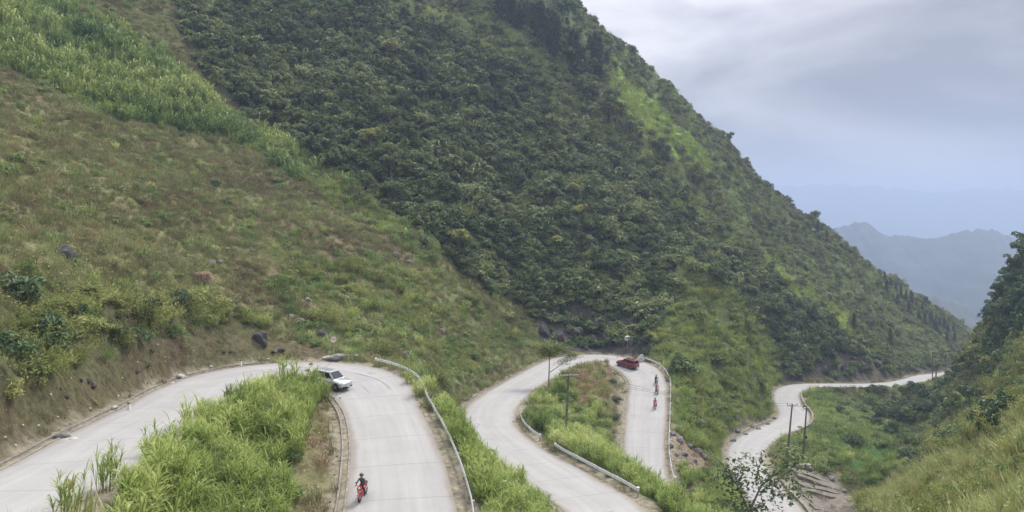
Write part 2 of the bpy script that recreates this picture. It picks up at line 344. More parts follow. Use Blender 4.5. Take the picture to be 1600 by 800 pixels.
# ------------------------------------------------------------------ ground cover zones, traced once and fixed to the terrain
POLY = {
 'palestreak': [(860,110),(930,165),(1000,225),(1060,280),(1130,345),(1195,405),(1265,462),(1250,480),(1180,425),(1110,372),(1040,312),(985,258),(920,205),(850,150)],
 'corntail': [(430,215),(480,238),(560,292),(650,355),(700,400),(690,420),(600,365),(500,300),(430,250)],
 'greenslope': [(430,500),(450,420),(520,390),(600,400),(720,440),(800,500),(850,550),(740,640),(700,650),(650,620),(600,578),(520,556),(450,530)],
 'forest': [(225,-200),(560,-200),(600,0),(660,30),(760,70),(860,130),(930,180),(1000,240),(1060,290),(1120,345),(1180,395),(1260,450),(1320,505),(1390,560),(1412,588),(1230,600),(1215,600),(1216,550),(1205,515),(1170,480),(1120,430),(1062,392),(1050,440),(1060,480),(1010,510),(1000,545),(900,552),(855,540),(800,485),(730,430),(650,365),(560,300),(470,240),(400,190),(330,130),(285,60)],
 'corn': [(-100,-60),(0,-5),(130,0),(215,45),(295,118),(370,185),(460,232),(500,262),(480,278),(400,235),(262,196),(200,195),(100,150),(0,88),(-100,30)],
 'spur': [(1060,390),(1120,430),(1170,480),(1205,515),(1216,560),(1222,655),(1145,705),(1120,730),(1060,690),(1045,600),(1000,555),(1010,510),(1060,480),(1050,440)],
 'bright': [(948,88),(1000,140),(1050,188),(1120,265),(1080,258),(1010,205),(955,150),(940,105)],
 'bright2': [(1180,385),(1240,425),(1300,475),(1350,525),(1400,565),(1380,565),(1320,515),(1250,455),(1190,405)],
 'pinewood': [(760,-60),(860,-60),(900,50),(945,95),(945,125),(900,110),(840,70),(780,20)],
 'ridge': [(600,0),(560,-200),(1700,-200),(1700,700),(1525,575),(1412,588),(1390,560),(1320,505),(1260,450),(1180,395),(1120,345),(1060,290),(1000,240),(930,180),(860,130),(760,70),(660,30)],
 'bank': [(-100,800),(-100,640),(0,612),(70,600),(130,580),(200,545),(270,528),(340,518),(410,522),(470,540),(520,556),(500,568),(430,566),(370,572),(300,590),(200,640),(100,690),(0,740)],
 'bank2': [(500,612),(535,620),(550,650),(556,690),(545,760),(535,830),(440,860),(450,760),(465,700),(485,650)],
 'bank3': [(725,650),(700,610),(740,585),(790,560),(840,545),(870,560),(800,595),(740,640)],
 'bank4': [(955,590),(975,580),(990,600),(985,640),(978,700),(955,690),(950,640)],
 'cliff': [(835,545),(835,500),(860,478),(940,470),(1000,500),(1012,540),(1010,552),(930,556),(880,556)],
 'cliff2': [(1225,600),(1222,580),(1300,560),(1340,520),(1372,548),(1420,558),(1520,560),(1530,582),(1440,590),(1400,598)],
 'rubble': [(1040,680),(1045,668),(1075,690),(1110,712),(1105,735),(1070,730),(1040,720)],
 'cliff3': [(1138,690),(1142,668),(1165,650),(1216,645),(1222,652),(1200,668),(1150,690)],
 'tall1': [(10,860),(85,775),(200,715),(270,670),(350,640),(430,628),(490,612),(505,622),(490,650),(470,700),(458,760),(450,860)],
 'tall2': [(668,652),(695,650),(730,668),(790,715),(850,770),(895,830),(740,830),(700,740),(665,670)],
 'tall3': [(858,690),(900,690),(950,690),(1000,720),(1100,740),(1150,760),(1180,830),(1010,830),(985,770),(930,740),(862,705)],
 'tall4': [(812,640),(840,600),(880,590),(935,640),(975,690),(990,720),(860,705),(830,690)],
 'drypatch': [(900,575),(945,565),(975,590),(960,620),(900,640),(890,605)],
 'field': [(1215,700),(1245,665),(1275,652),(1240,625),(1255,608),(1290,610),(1345,640),(1380,680),(1410,730),(1370,770),(1330,745),(1240,720)],
 'gully': [(1290,610),(1400,605),(1450,600),(1530,585),(1530,640),(1480,670),(1440,700),(1410,730),(1380,680),(1345,640)],
 'gold': [(1310,830),(1340,780),(1400,745),(1450,725),(1500,705),(1540,695),(1600,655),(1700,600),(1700,830)],
 'midhill': [(1410,735),(1440,700),(1500,668),(1548,615),(1570,575),(1600,520),(1700,450),(1700,600),(1600,655),(1540,695),(1470,718)],
 'darkwood': [(1550,600),(1548,480),(1575,430),(1600,380),(1700,250),(1900,100),(1900,480),(1700,450),(1600,520),(1560,570)],
 'hedge': [(-100,650),(-100,480),(0,470),(60,462),(130,440),(200,450),(300,470),(420,495),(440,520),(410,524),(340,518),(270,528),(200,545),(130,580),(70,600),(0,618)],
 'channel': [(1215,760),(1235,722),(1268,724),(1310,745),(1345,800),(1350,830),(1250,830)],
}
ORDER = ['greenslope', 'ridge', 'forest', 'palestreak', 'pinewood', 'corntail', 'corn', 'bright', 'bright2', 'spur', 'gully', 'field', 'darkwood', 'midhill', 'gold', 'hedge', 'bank', 'tall1', 'bank2', 'bank3', 'tall4', 'tall2', 'tall3', 'drypatch', 'bank4', 'cliff', 'cliff2', 'cliff3', 'rubble', 'channel']
ZI = {n: k + 1 for k, n in enumerate(ORDER)}     # 0 is the open dry slope
def inside(px, py, poly):
    r_ = np.zeros(px.shape, bool); n = len(poly); j = n - 1
    for i in range(n):
        xi, yi = poly[i]; xj, yj = poly[j]
        if yi != yj:
            c = ((yi > py) != (yj > py)) & (px < (xj - xi) * (py - yi) / (yj - yi) + xi)
            r_ ^= c
        j = i
    return r_
def zone(x, y, z):
    px = CX + F * x / y; py = HY - F * z / y
    jit = 16 * np.clip(y / 120, 0.4, 1.3)
    px = px + fbm(x / 6, y / 6, 3, 21) * 2 * jit + fbm(x / 25, y / 25, 2, 61) * 46 * np.clip((700 - px) / 150, 0, 1) * (py < 470); py = py + fbm(x / 6, y / 6, 3, 33) * 1.6 * jit
    # photo regions only describe what the camera could see: anything far to the sides keeps the nearest look
    px = np.clip(px, -95, 1690); py = np.clip(py, -190, 825)
    o = np.zeros(px.shape, np.int32)
    for n in ORDER: o[inside(px, py, POLY[n])] = ZI[n]
    return o
GZONE = zone(GX, GY, GZ)
GZONE[(GY < 62) & (GX > -24) & (off < 6) & (rac < 0) & (rix < 70) & (GZONE == 0)] = ZI['tall1']
GZONE[(GY < 30) & (GX > -20) & (GX < 60)] = ZI['gold']
GZONE[(GY < 75) & (GX > 14) & (GX < 40) & (GZONE == 0)] = ZI['tall3']
def zone_at(x, y):
    t = (np.arctan2(x, y) - TH[0]) / (TH[1] - TH[0]); r = np.log(np.hypot(x, y) / RR[0]) / math.log(RR[1] / RR[0])
    return GZONE[np.clip(np.round(t).astype(int), 0, 819), np.clip(np.round(r).astype(int), 0, 859)]

SOIL = {'palestreak': ((.07,.08,.035),(.09,.12,.04)), 'corntail': ((.09,.10,.045),(.09,.13,.04)), 'greenslope': ((.13,.115,.06),(.12,.15,.055)), 0: ((.14,.115,.065),(.15,.16,.065)), 'ridge': ((.09,.10,.045),(.085,.12,.04)), 'forest': ((.022,.03,.016),(.04,.06,.028)), 'pinewood': ((.03,.04,.02),(.05,.07,.03)),
 'corn': ((.045,.07,.025),(.07,.11,.035)), 'bright': ((.13,.19,.04),(.17,.25,.05)), 'bright2': ((.13,.18,.045),(.16,.22,.05)), 'spur': ((.08,.085,.04),(.11,.13,.05)),
 'gully': ((.06,.065,.035),(.075,.10,.04)), 'field': ((.06,.10,.03),(.10,.16,.045)), 'darkwood': ((.02,.03,.015),(.03,.05,.02)), 'midhill': ((.09,.085,.045),(.09,.11,.04)),
 'gold': ((.19,.165,.08),(.17,.18,.07)), 'hedge': ((.075,.062,.036),(.08,.08,.038)), 'bank': ((.09,.065,.043),(.085,.075,.04)), 'tall1': ((.06,.06,.03),(.08,.10,.04)),
 'bank2': ((.15,.115,.075),(.13,.12,.06)), 'bank3': ((.115,.095,.06),(.11,.12,.05)), 'tall2': ((.06,.06,.03),(.08,.10,.04)), 'tall3': ((.06,.06,.03),(.08,.10,.04)), 'tall4': ((.06,.07,.03),(.08,.12,.04)),
 'drypatch': ((.20,.15,.09),(.15,.13,.065)), 'bank4': ((.13,.105,.07),(.11,.10,.055)), 'cliff': ((.028,.028,.025),(.065,.06,.052)), 'cliff2': ((.04,.037,.03),(.10,.085,.065)), 'cliff3': ((.10,.085,.07),(.14,.12,.09)),
 'rubble': ((.22,.16,.12),(.14,.11,.085)), 'channel': ((.14,.125,.105),(.11,.10,.07))}
lo = np.zeros((len(ORDER) + 1, 3)); hi = lo.copy()
for k, (a, b) in SOIL.items():
    i = 0 if k == 0 else ZI[k]; lo[i] = a; hi[i] = b
n, m = GX.shape
mixv = np.clip(fbm(GX / 7, GY / 7, 4, 51) * 2.6 + 0.5, 0, 1)[..., None]
COL = lo[GZONE] * (1 - mixv) + hi[GZONE] * mixv
# shoulders: gritty, light
shd = (1 - sm(0.9, 2.0, off + fbm(GX / 1.5, GY / 1.5, 3, 9) * 1.2))[..., None]
COL = COL * (1 - shd) + np.array([.20, .175, .13]) * shd
idx = np.arange(n * m).reshape(n, m)
fc = np.stack([idx[:-1, :-1], idx[1:, :-1], idx[1:, 1:], idx[:-1, 1:]], -1).reshape(-1, 4)
me = np_mesh('terrain', np.stack([GX, GY, GZ], -1).reshape(-1, 3), fc)
attr(me, 'soil', np.concatenate([COL, np.ones(COL.shape[:2] + (1,))], -1).reshape(-1, 4), 'FLOAT_COLOR')
rockw = np.isin(GZONE, [ZI[k] for k in ('cliff', 'cliff2', 'cliff3', 'rubble')]).astype(float)
attr(me, 'rock', rockw.ravel())
M_soil, t, b = mat_new('soil and short growth')
a = N(t, 'ShaderNodeAttribute'); a.attribute_name = 'soil'
g = N(t, 'ShaderNodeNewGeometry')
n1 = N(t, 'ShaderNodeTexNoise'); n1.inputs['Scale'].default_value = 1.6; n1.inputs['Detail'].default_value = 8; n1.inputs['Roughness'].default_value = .68
n2 = N(t, 'ShaderNodeTexNoise'); n2.inputs['Scale'].default_value = 0.35; n2.inputs['Detail'].default_value = 5
t.links.new(g.outputs['Position'], n1.inputs['Vector']); t.links.new(g.outputs['Position'], n2.inputs['Vector'])
r1 = N(t, 'ShaderNodeMapRange'); r1.inputs['From Min'].default_value = .3; r1.inputs['From Max'].default_value = .7; r1.inputs['To Min'].default_value = .45; r1.inputs['To Max'].default_value = 1.55
t.links.new(n1.outputs['Fac'], r1.inputs['Value'])
v1 = N(t, 'ShaderNodeVectorMath', operation='SCALE'); t.links.new(a.outputs['Color'], v1.inputs[0]); t.links.new(r1.outputs['Result'], v1.inputs['Scale'])
hs = N(t, 'ShaderNodeHueSaturation'); t.links.new(v1.outputs[0], hs.inputs['Color'])
r2 = N(t, 'ShaderNodeMapRange'); r2.inputs['From Min'].default_value = .3; r2.inputs['From Max'].default_value = .7; r2.inputs['To Min'].default_value = .48; r2.inputs['To Max'].default_value = .53
t.links.new(n2.outputs['Fac'], r2.inputs['Value']); t.links.new(r2.outputs['Result'], hs.inputs['Hue'])
t.links.new(hs.outputs['Color'], b.inputs['Base Color']); b.inputs['Roughness'].default_value = 0.95; b.inputs['Specular IOR Level'].default_value = .1
bp = N(t, 'ShaderNodeBump'); bp.inputs['Strength'].default_value = 0.8; bp.inputs['Distance'].default_value = 0.35
# rock faces: cracked, stronger relief
vo = N(t, 'ShaderNodeTexVoronoi', feature='DISTANCE_TO_EDGE'); vo.inputs['Scale'].default_value = .45
mpn = N(t, 'ShaderNodeMapping'); mpn.inputs['Scale'].default_value = (1, 1, .45); t.links.new(g.outputs['Position'], mpn.inputs['Vector'])
nd = N(t, 'ShaderNodeMix', data_type='RGBA'); nd.inputs[0].default_value = .45; t.links.new(mpn.outputs[0], nd.inputs[6]); t.links.new(n1.outputs['Color'], nd.inputs[7]); t.links.new(nd.outputs[2], vo.inputs['Vector'])
ra = N(t, 'ShaderNodeAttribute'); ra.attribute_name = 'rock'
mlt = N(t, 'ShaderNodeMath', operation='MULTIPLY'); t.links.new(vo.outputs['Distance'], mlt.inputs[0]); t.links.new(ra.outputs['Fac'], mlt.inputs[1])
ad = N(t, 'ShaderNodeMath', operation='MULTIPLY_ADD'); ad.inputs[1].default_value = 3.0; t.links.new(mlt.outputs[0], ad.inputs[0]); t.links.new(n1.outputs['Fac'], ad.inputs[2])
t.links.new(ad.outputs[0], bp.inputs['Height']); t.links.new(bp.outputs['Normal'], b.inputs['Normal'])
tag(link('terrain', me, M_soil), kind='structure')

# ------------------------------------------------------------------ the road surface
SUB = 9
hw = RD[:, 3] / 2
curv = np.gradient(np.unwrap(np.arctan2(tan[:, 1], tan[:, 0])), arc)
for _ in range(6): curv[1:-1] = (curv[:-2] + 2 * curv[1:-1] + curv[2:]) / 4
rad = 1 / np.maximum(np.abs(curv), 1e-4)
inner = np.minimum(hw, rad * 0.86)
hwL = np.where(curv > 0, inner, hw); hwR = np.where(curv < 0, inner, hw)     # curve to the left: centre of curvature at left
def offset_line(q_left, zadd=0.0):
    """points at a signed distance (left positive) of the centre line, array per sample"""
    return np.stack([RD[:, 0] + nor[:, 0] * q_left, RD[:, 1] + nor[:, 1] * q_left, RD[:, 2] + zadd], 1)
wob = (fbm(arc / 4.3, arc * 0, 3, 4)) * .30; wob2 = (fbm(arc / 4.1, arc * 0 + 5, 3, 8)) * .30
rows = []
for k in range(SUB):
    f_ = k / (SUB - 1)
    q = (hwL + wob) * (1 - f_) - (hwR + wob2) * f_
    crown = 0.05 * (1 - (2 * f_ - 1) ** 2)
    rows.append(offset_line(q, crown))
V = np.concatenate(rows); K = len(RD)
fcs = []
for k in range(SUB - 1):
    i0 = np.arange(K - 1) + k * K
    fcs.append(np.stack([i0, i0 + K, i0 + K + 1, i0 + 1], -1))
me = np_mesh('road', V, np.concatenate(fcs))
attr(me, 'along', np.tile(arc, SUB)); attr(me, 'across', np.repeat(np.linspace(-1, 1, SUB), K))
attr(me, 'bend', np.tile(np.clip(np.abs(curv) * 9, 0, 1), SUB))
M_road, t, b = mat_new('pale worn concrete road')
def A_(name):
    q = N(t, 'ShaderNodeAttribute'); q.attribute_name = name; return q.outputs['Fac']
def mth(op, a, b_=None, c=None):
    q = N(t, 'ShaderNodeMath', operation=op)
    for i, v in enumerate((a, b_, c)):
        if v is None: continue
        if isinstance(v, (int, float)): q.inputs[i].default_value = v
        else: t.links.new(v, q.inputs[i])
    return q.outputs[0]
def noise_(vec, sc, det=4, rough=.55):
    q = N(t, 'ShaderNodeTexNoise'); q.inputs['Scale'].default_value = sc; q.inputs['Detail'].default_value = det; q.inputs['Roughness'].default_value = rough
    t.links.new(vec, q.inputs['Vector']); return q.outputs['Fac']
def remap(v, a, b_, c, d):
    q = N(t, 'ShaderNodeMapRange'); q.interpolation_type = 'SMOOTHSTEP'
    for i, u in zip(('From Min', 'From Max', 'To Min', 'To Max'), (a, b_, c, d)): q.inputs[i].default_value = u
    t.links.new(v, q.inputs['Value']); return q.outputs['Result']
al, ac_, bd = A_('along'), A_('across'), A_('bend')
geo = N(t, 'ShaderNodeNewGeometry').outputs['Position']
cb = N(t, 'ShaderNodeCombineXYZ'); t.links.new(mth('MULTIPLY', al, .035), cb.inputs[0]); t.links.new(mth('MULTIPLY', ac_, 2.2), cb.inputs[1])
streak = noise_(cb.outputs[0], 3.0, 5, .6)
mott = noise_(geo, .35, 5, .6); fine = noise_(geo, 5, 4, .7)
base = mth('MULTIPLY_ADD', mott, .34, .66)
base = mth('MULTIPLY_ADD', streak, .42, mth('SUBTRACT', base, .0))
base = mth('MULTIPLY_ADD', fine, .14, base)
# dirty edges and two polished wheel paths
edge = remap(mth('ADD', mth('ABSOLUTE', ac_), mth('MULTIPLY_ADD', mott, .35, -.17)), .80, 1.0, 0, 1)
wheel = remap(mth('ABSOLUTE', mth('SUBTRACT', mth('ABSOLUTE', ac_), .42)), 0.0, .22, 1, 0)
base = mth('MULTIPLY_ADD', wheel, .07, base)
# rubber marks in the bends: thin dark arcs
wv = mth('ABSOLUTE', mth('SUBTRACT', mth('FRACT', mth('MULTIPLY_ADD', noise_(cb.outputs[0], .9, 2, .4), 3.0, mth('MULTIPLY', ac_, 2.6))), .5))
skid = mth('MULTIPLY', remap(wv, .0, .10, 1, 0), mth('MULTIPLY', remap(bd, .25, .7, 0, 1), remap(streak, .40, .58, 0, 1)))
# joints between the poured slabs
jt = remap(mth('ABSOLUTE', mth('SUBTRACT', mth('FRACT', mth('MULTIPLY', al, 1 / 5.5)), .5)), .006, .014, 1, 0)
# tar patches and drips
vv = N(t, 'ShaderNodeTexVoronoi'); vv.inputs['Scale'].default_value = .16; t.links.new(geo, vv.inputs['Vector'])
spot = mth('MULTIPLY', remap(vv.outputs['Distance'], .04, .12, 1, 0), remap(fine, .48, .6, 0, 1))
k_ = mth('MULTIPLY', base, mth('SUBTRACT', 1.0, mth('MULTIPLY', jt, .22)))
k_ = mth('MULTIPLY', k_, mth('SUBTRACT', 1.0, mth('MULTIPLY', skid, .5)))
k_ = mth('MULTIPLY', k_, mth('SUBTRACT', 1.0, mth('MULTIPLY', spot, .6)))
rgbm = N(t, 'ShaderNodeMix', data_type='RGBA'); rgbm.inputs[6].default_value = (.235, .229, .222, 1); rgbm.inputs[7].default_value = (.155, .13, .10, 1)
t.links.new(mth('MULTIPLY', edge, .75), rgbm.inputs[0])
sc_ = N(t, 'ShaderNodeVectorMath', operation='SCALE'); t.links.new(rgbm.outputs[2], sc_.inputs[0]); t.links.new(k_, sc_.inputs['Scale'])
t.links.new(sc_.outputs[0], b.inputs['Base Color']); b.inputs['Roughness'].default_value = .82
bq = N(t, 'ShaderNodeBump'); bq.inputs['Strength'].default_value = .25; bq.inputs['Distance'].default_value = .02; t.links.new(fine, bq.inputs['Height']); t.links.new(bq.outputs['Normal'], b.inputs['Normal'])
tag(link('road', me, M_road), kind='structure')

# concrete lips and side ditches: one structure per stretch  (arc range given by centre line control points)
M_conc = plain('weathered concrete', (.19, .175, .15), .85, var=.4, scale=2, bump=.4)
M_ditch = plain('dark silted ditch', (.075, .062, .045), .95, var=.4, scale=2)
def arc_of(i): 
    d = np.hypot(RD[:, 0] - RC[i, 0], RD[:, 1] - RC[i, 1]); return int(np.argmin(d))
def profile_strip(i0, i1, side, prof, gapseed=0):
    """prof: list of (distance from the carriageway edge, height)"""
    s = slice(i0, i1); sd_ = 1 if side > 0 else -1
    hwS = (hwL if side > 0 else hwR)
    vs_ = []
    for q, hgt in prof:
        d = hwS + q
        L = offset_line(d * sd_, hgt)[s].copy()
        if gapseed: L[:, 2] += (vnoise(arc[s] / 3.1, arc[s] * 0, gapseed) - .6) * .06
        vs_.append(L)
    Vv = np.concatenate(vs_); kk = i1 - i0; ff = []
    for j in range(len(prof) - 1):
        a0 = np.arange(kk - 1) + j * kk
        f1 = np.stack([a0, a0 + kk, a0 + kk + 1, a0 + 1], -1)
        ff.append(f1 if side < 0 else f1[:, ::-1])
    return Vv, np.concatenate(ff)
LIP = [(-.02, -.15), (-.02, .045), (.10, .05), (.11, -.14)]
DIT = [(.11, -.11), (.50, -.12)]
OUT = [(.50, -.16), (.51, .13), (.63, .13), (.65, -.2)]
def ditch(name_, c0_, c1_, side, seed):
    i0, i1 = arc_of(c0_), arc_of(c1_)
    parts = [profile_strip(i0, i1, side, p, 0) for p in (LIP, DIT)]
    parts.append(profile_strip(i0, i1, side, OUT, seed))
    off_ = 0; Vs = []; Fs = []; mi = []
    for k, (v_, f_) in enumerate(parts):
        Vs.append(v_); Fs.append(f_ + off_); off_ += len(v_); mi += [1 if k == 1 else 0] * len(f_)
    me = np_mesh(name_, np.concatenate(Vs), np.concatenate(Fs), smooth=False)
    o = link(name_, me, [M_conc, M_ditch]); me.polygons.foreach_set('material_index', np.array(mi, np.int32)); tag(o, kind='structure')
ditch('road_side_ditch', 0, 7, 1, 3)        # uphill side of the upper road (curves right: left hand side)
ditch('road_side_ditch', 8, 14, -1, 5)      # inner side of the first bend
ditch('road_side_ditch', 24, 30, 1, 6)
ditch('road_side_ditch', 31, 36, -1, 7)
ditch('road_side_ditch', 42, 60, 1, 8)

# ------------------------------------------------------------------ valley floor, far mountains, haze
M_valley = plain('hazy valley fields', (.10, .13, .06), 1, var=.5, scale=.012)
RB = np.array([300, 500, 900, 1500, 2500, 4500, 9000, 22000.]); TB = np.linspace(R(-180), R(180), 97)
tv, rv = np.meshgrid(TB, RB, indexing='ij')
vx = np.sin(tv) * rv; vy = np.cos(tv) * rv; vz = -262 + fbm(vx / 500, vy / 500, 3, 2) * 40 * (rv > 500)
ii_ = np.arange(97 * 8).reshape(97, 8)
me = np_mesh('valley_floor', np.stack([vx, vy, vz], -1).reshape(-1, 3), np.stack([ii_[:-1, :-1], ii_[1:, :-1], ii_[1:, 1:], ii_[:-1, 1:]], -1).reshape(-1, 4))
tag(link('valley_floor', me, M_valley), kind='structure')
def far_range(name, D, prof, depth, base, seed, amp, colr):
    """a real ridge: crest traced at distance D, flanks falling to both sides"""
    pxs = np.arange(prof[0][0], prof[-1][0] + 1, 3.0)
    crest = np.interp(pxs, [p[0] for p in prof], [p[1] for p in prof]) + (np.abs(fbm(pxs / 26, pxs * 0, 4, seed + 40)) - .12) * 22
    cx0 = (pxs - CX) / F * D; cz = (HY - crest) / F * D
    js = np.linspace(-1, 1, 61); vv = []
    for j in js:
        a_ = abs(j)
        y = D + j * depth + fbm(cx0 / 300, cx0 * 0, 3, seed) * depth * .5
        s_ = 1 - a_
        z = base + (cz - base) * (s_ ** 0.85) + fbm(cx0 / (amp * 9), cx0 * 0 + j * depth / (amp * 9), 5, seed + 3) * amp * 2.2 * np.minimum(1, a_ * 2.2)
        vv.append(np.stack([cx0 * (y / D) ** 0.5, y, z], 1))
    k = len(pxs); ff = []
    for j in range(60):
        a0 = np.arange(k - 1) + j * k; ff.append(np.stack([a0, a0 + 1, a0 + k + 1, a0 + k], -1))
    me = np_mesh(name, np.concatenate(vv), np.concatenate(ff))
    tag(link(name, me, plain(name + ' ground', colr, 1, var=.35, scale=.02)), kind='structure')
far_range('far_mountains', 2050, [(1050,420),(1120,400),(1180,380),(1250,372),(1290,356),(1310,350),(1330,346),(1350,349),(1368,362),(1385,368),(1400,367),(1415,369),(1428,373),(1440,371),(1455,367),(1475,361),(1500,358),(1530,357),(1550,360),(1570,366),(1595,381),(1630,400),(1680,405),(1750,390),(1850,380),(2000,400)], 660, -262, 5, 30, (.035, .045, .04))
far_range('far_mountains', 1150, [(1260,560),(1330,540),(1380,500),(1410,480),(1435,470),(1470,467),(1500,470),(1515,480),(1540,500),(1580,520),(1640,500),(1750,480),(1900,500)], 300, -262, 9, 18, (.05, .06, .045))
far_range('far_mountains', 6200, [(400,300),(700,290),(900,296),(1100,290),(1180,287),(1250,291),(1310,288),(1380,293),(1440,299),(1500,296),(1560,293),(1640,298),(1800,285),(2100,300)], 900, -262, 15, 30, (.02, .025, .03))

hz = bpy.data.materials.new('haze'); hz.use_nodes = True; ht = hz.node_tree; ht.nodes.clear()
pv = N(ht, 'ShaderNodeVolumePrincipled'); pv.inputs['Color'].default_value = (.41, .50, .69, 1); pv.inputs['Density'].default_value = 0.00042; pv.inputs['Anisotropy'].default_value = 0.25
ho = N(ht, 'ShaderNodeOutputMaterial'); ht.links.new(pv.outputs[0], ho.inputs['Volume'])
bmh = bmesh.new(); bmesh.ops.create_cube(bmh, size=1.0)
for v in bmh.verts: v.co = Vector((v.co.x * 50000, v.co.y * 50000, -305 if v.co.z < 0 else 230))
me = bpy.data.meshes.new('haze'); bmh.to_mesh(me); bmh.free()
tag(link('haze', me, hz), kind='stuff', label='thin blue haze filling the valley air', cat='haze')

# ------------------------------------------------------------------ plants
def unit(v): return v / np.maximum(np.linalg.norm(v, axis=-1, keepdims=True), 1e-9)
def leaf_quads(pos, nrm, size, asp, rg_):
    """diamond leaves at pos, facing nrm"""
    n_ = len(pos); r0 = unit(rg_.normal(size=(n_, 3))); u = unit(np.cross(nrm, r0)); v = np.cross(nrm, u)
    s = size[:, None] if np.ndim(size) else size
    L = u * s; W = v * s * asp
    droop = nrm * s * -.18
    V = np.stack([pos - L + droop, pos + W, pos + L + droop, pos - W], 1).reshape(-1, 3)
    return V, np.arange(n_ * 4).reshape(-1, 4)
class Geo:
    def __init__(s): s.V = []; s.F = []; s.T = []; s.n = 0
    def add(s, V, Fc, tone):
        s.V.append(V); s.F.append(Fc + s.n); s.n += len(V); s.T.append(np.broadcast_to(tone, (len(V),)) if np.ndim(tone) == 0 else tone)
    def mesh(s, name, smooth=False):
        me = np_mesh(name, np.concatenate(s.V), np.concatenate(s.F), smooth); attr(me, 'tone', np.concatenate(s.T)); return me
def leaves(G, centers, radii, count, size, rg_, asp=.45, flat=.75, up=.35, tvar=1.0):
    w_ = np.array(radii) ** 2; k = rg_.choice(len(centers), count, p=w_ / w_.sum())
    d = unit(rg_.normal(size=(count, 3))); d[:, 2] = np.where(d[:, 2] < -.35, -d[:, 2], d[:, 2])
    rr = np.array(radii)[k] * (rg_.uniform(.72, 1.06, count))
    pos = np.array(centers)[k] + d * rr[:, None] * np.array([1, 1, flat])
    nrm = unit(d + np.array([0, 0, up]) + rg_.normal(size=(count, 3)) * .45)
    V, Fq = leaf_quads(pos, nrm, size * rg_.uniform(.6, 1.3, count), asp, rg_)
    lobe_t = rg_.uniform(0, 1, len(centers))[k]
    tone = np.clip(lobe_t * .55 + rg_.uniform(0, .45, count), 0, 1) * tvar
    G.add(V, Fq, np.repeat(tone, 4))
def tube(G, a, b_, r0, r1, seg=5, tone=0.0):
    a = np.array(a, float); b_ = np.array(b_, float); d = unit(b_ - a); h = np.array([1, 0, 0]) if abs(d[2]) > .9 else np.array([0, 0, 1.]); u = unit(np.cross(d, h)); v = np.cross(d, u)
    an = np.linspace(0, 2 * math.pi, seg, endpoint=False); ring = np.cos(an)[:, None] * u + np.sin(an)[:, None] * v
    V = np.concatenate([a + ring * r0, b_ + ring * r1]); i = np.arange(seg); j = (i + 1) % seg
    G.add(V, np.stack([i, j, j + seg, i + seg], 1), tone)
def bush(seed, count=420, size=.16, lobes=7, asp=.45, flat=.8):
    rg_ = np.random.default_rng(seed); G = Geo(); cs = [np.array([0, 0, .35])]; rs = [.62]
    for k in range(lobes):
        a = rg_.uniform(0, 6.28); q = rg_.uniform(.35, .8); cs.append(np.array([math.cos(a) * q, math.sin(a) * q, rg_.uniform(.05, .75)])); rs.append(rg_.uniform(.22, .46))
    leaves(G, cs, rs, count, size, rg_, asp, flat); return G
def blade(G, base, az, lean, length, width, droop, rg_, seg=4, tone=0.5):
    """one arching grass leaf"""
    t_ = np.linspace(0, 1, seg + 1); th = lean + droop * t_ ** 1.4         # angle from vertical
    dl = length / seg; px_ = np.concatenate([[0], np.cumsum(np.sin(th[:-1]) * dl)]); pz = np.concatenate([[0], np.cumsum(np.cos(th[:-1]) * dl)])
    d = np.array([math.cos(az), math.sin(az), 0]); s_ = np.array([-math.sin(az), math.cos(az), 0]); tw = rg_.uniform(-.5, .5)
    s_ = unit(s_ + np.array([0, 0, tw]))
    c = np.array(base) + px_[:, None] * d + pz[:, None] * np.array([0, 0, 1.]); wd = width * np.sin(np.clip(t_ * .85 + .15, 0, 1) * math.pi) ** .7 * .5 + .002
    V = np.concatenate([c - s_ * wd[:, None], c + s_ * wd[:, None]]); i = np.arange(seg)
    G.add(V, np.stack([i, i + 1, i + 2 + seg, i + 1 + seg], 1), tone)
def cane_clump(seed, stems=22, h=2.0, spread=.6, bl=.85, bw=.044):
    rg_ = np.random.default_rng(seed); G = Geo()
    for k in range(stems):
        a = rg_.uniform(0, 6.28); q = spread * math.sqrt(rg_.uniform(0, 1)); b0 = np.array([math.cos(a) * q, math.sin(a) * q, -.1]); hh = h * rg_.uniform(.55, 1.05)
        la = a + rg_.uniform(-.8, .8); le = rg_.uniform(.03, .28); top = b0 + np.array([math.cos(la) * math.sin(le), math.sin(la) * math.sin(le), math.cos(le)]) * hh
        tube(G, b0, top, .018, .008, 3, .15)
        st = rg_.uniform(0, .5)
        for j in range(9):
            f_ = rg_.uniform(.25, 1.0); blade(G, b0 + (top - b0) * f_, rg_.uniform(0, 6.28), rg_.uniform(.15, .7), bl * rg_.uniform(.65, 1.15), bw * rg_.uniform(.7, 1.3), rg_.uniform(1.0, 2.1), rg_, 4, float(np.clip(st + rg_.uniform(-.1, .5), 0, 1)))
    return G
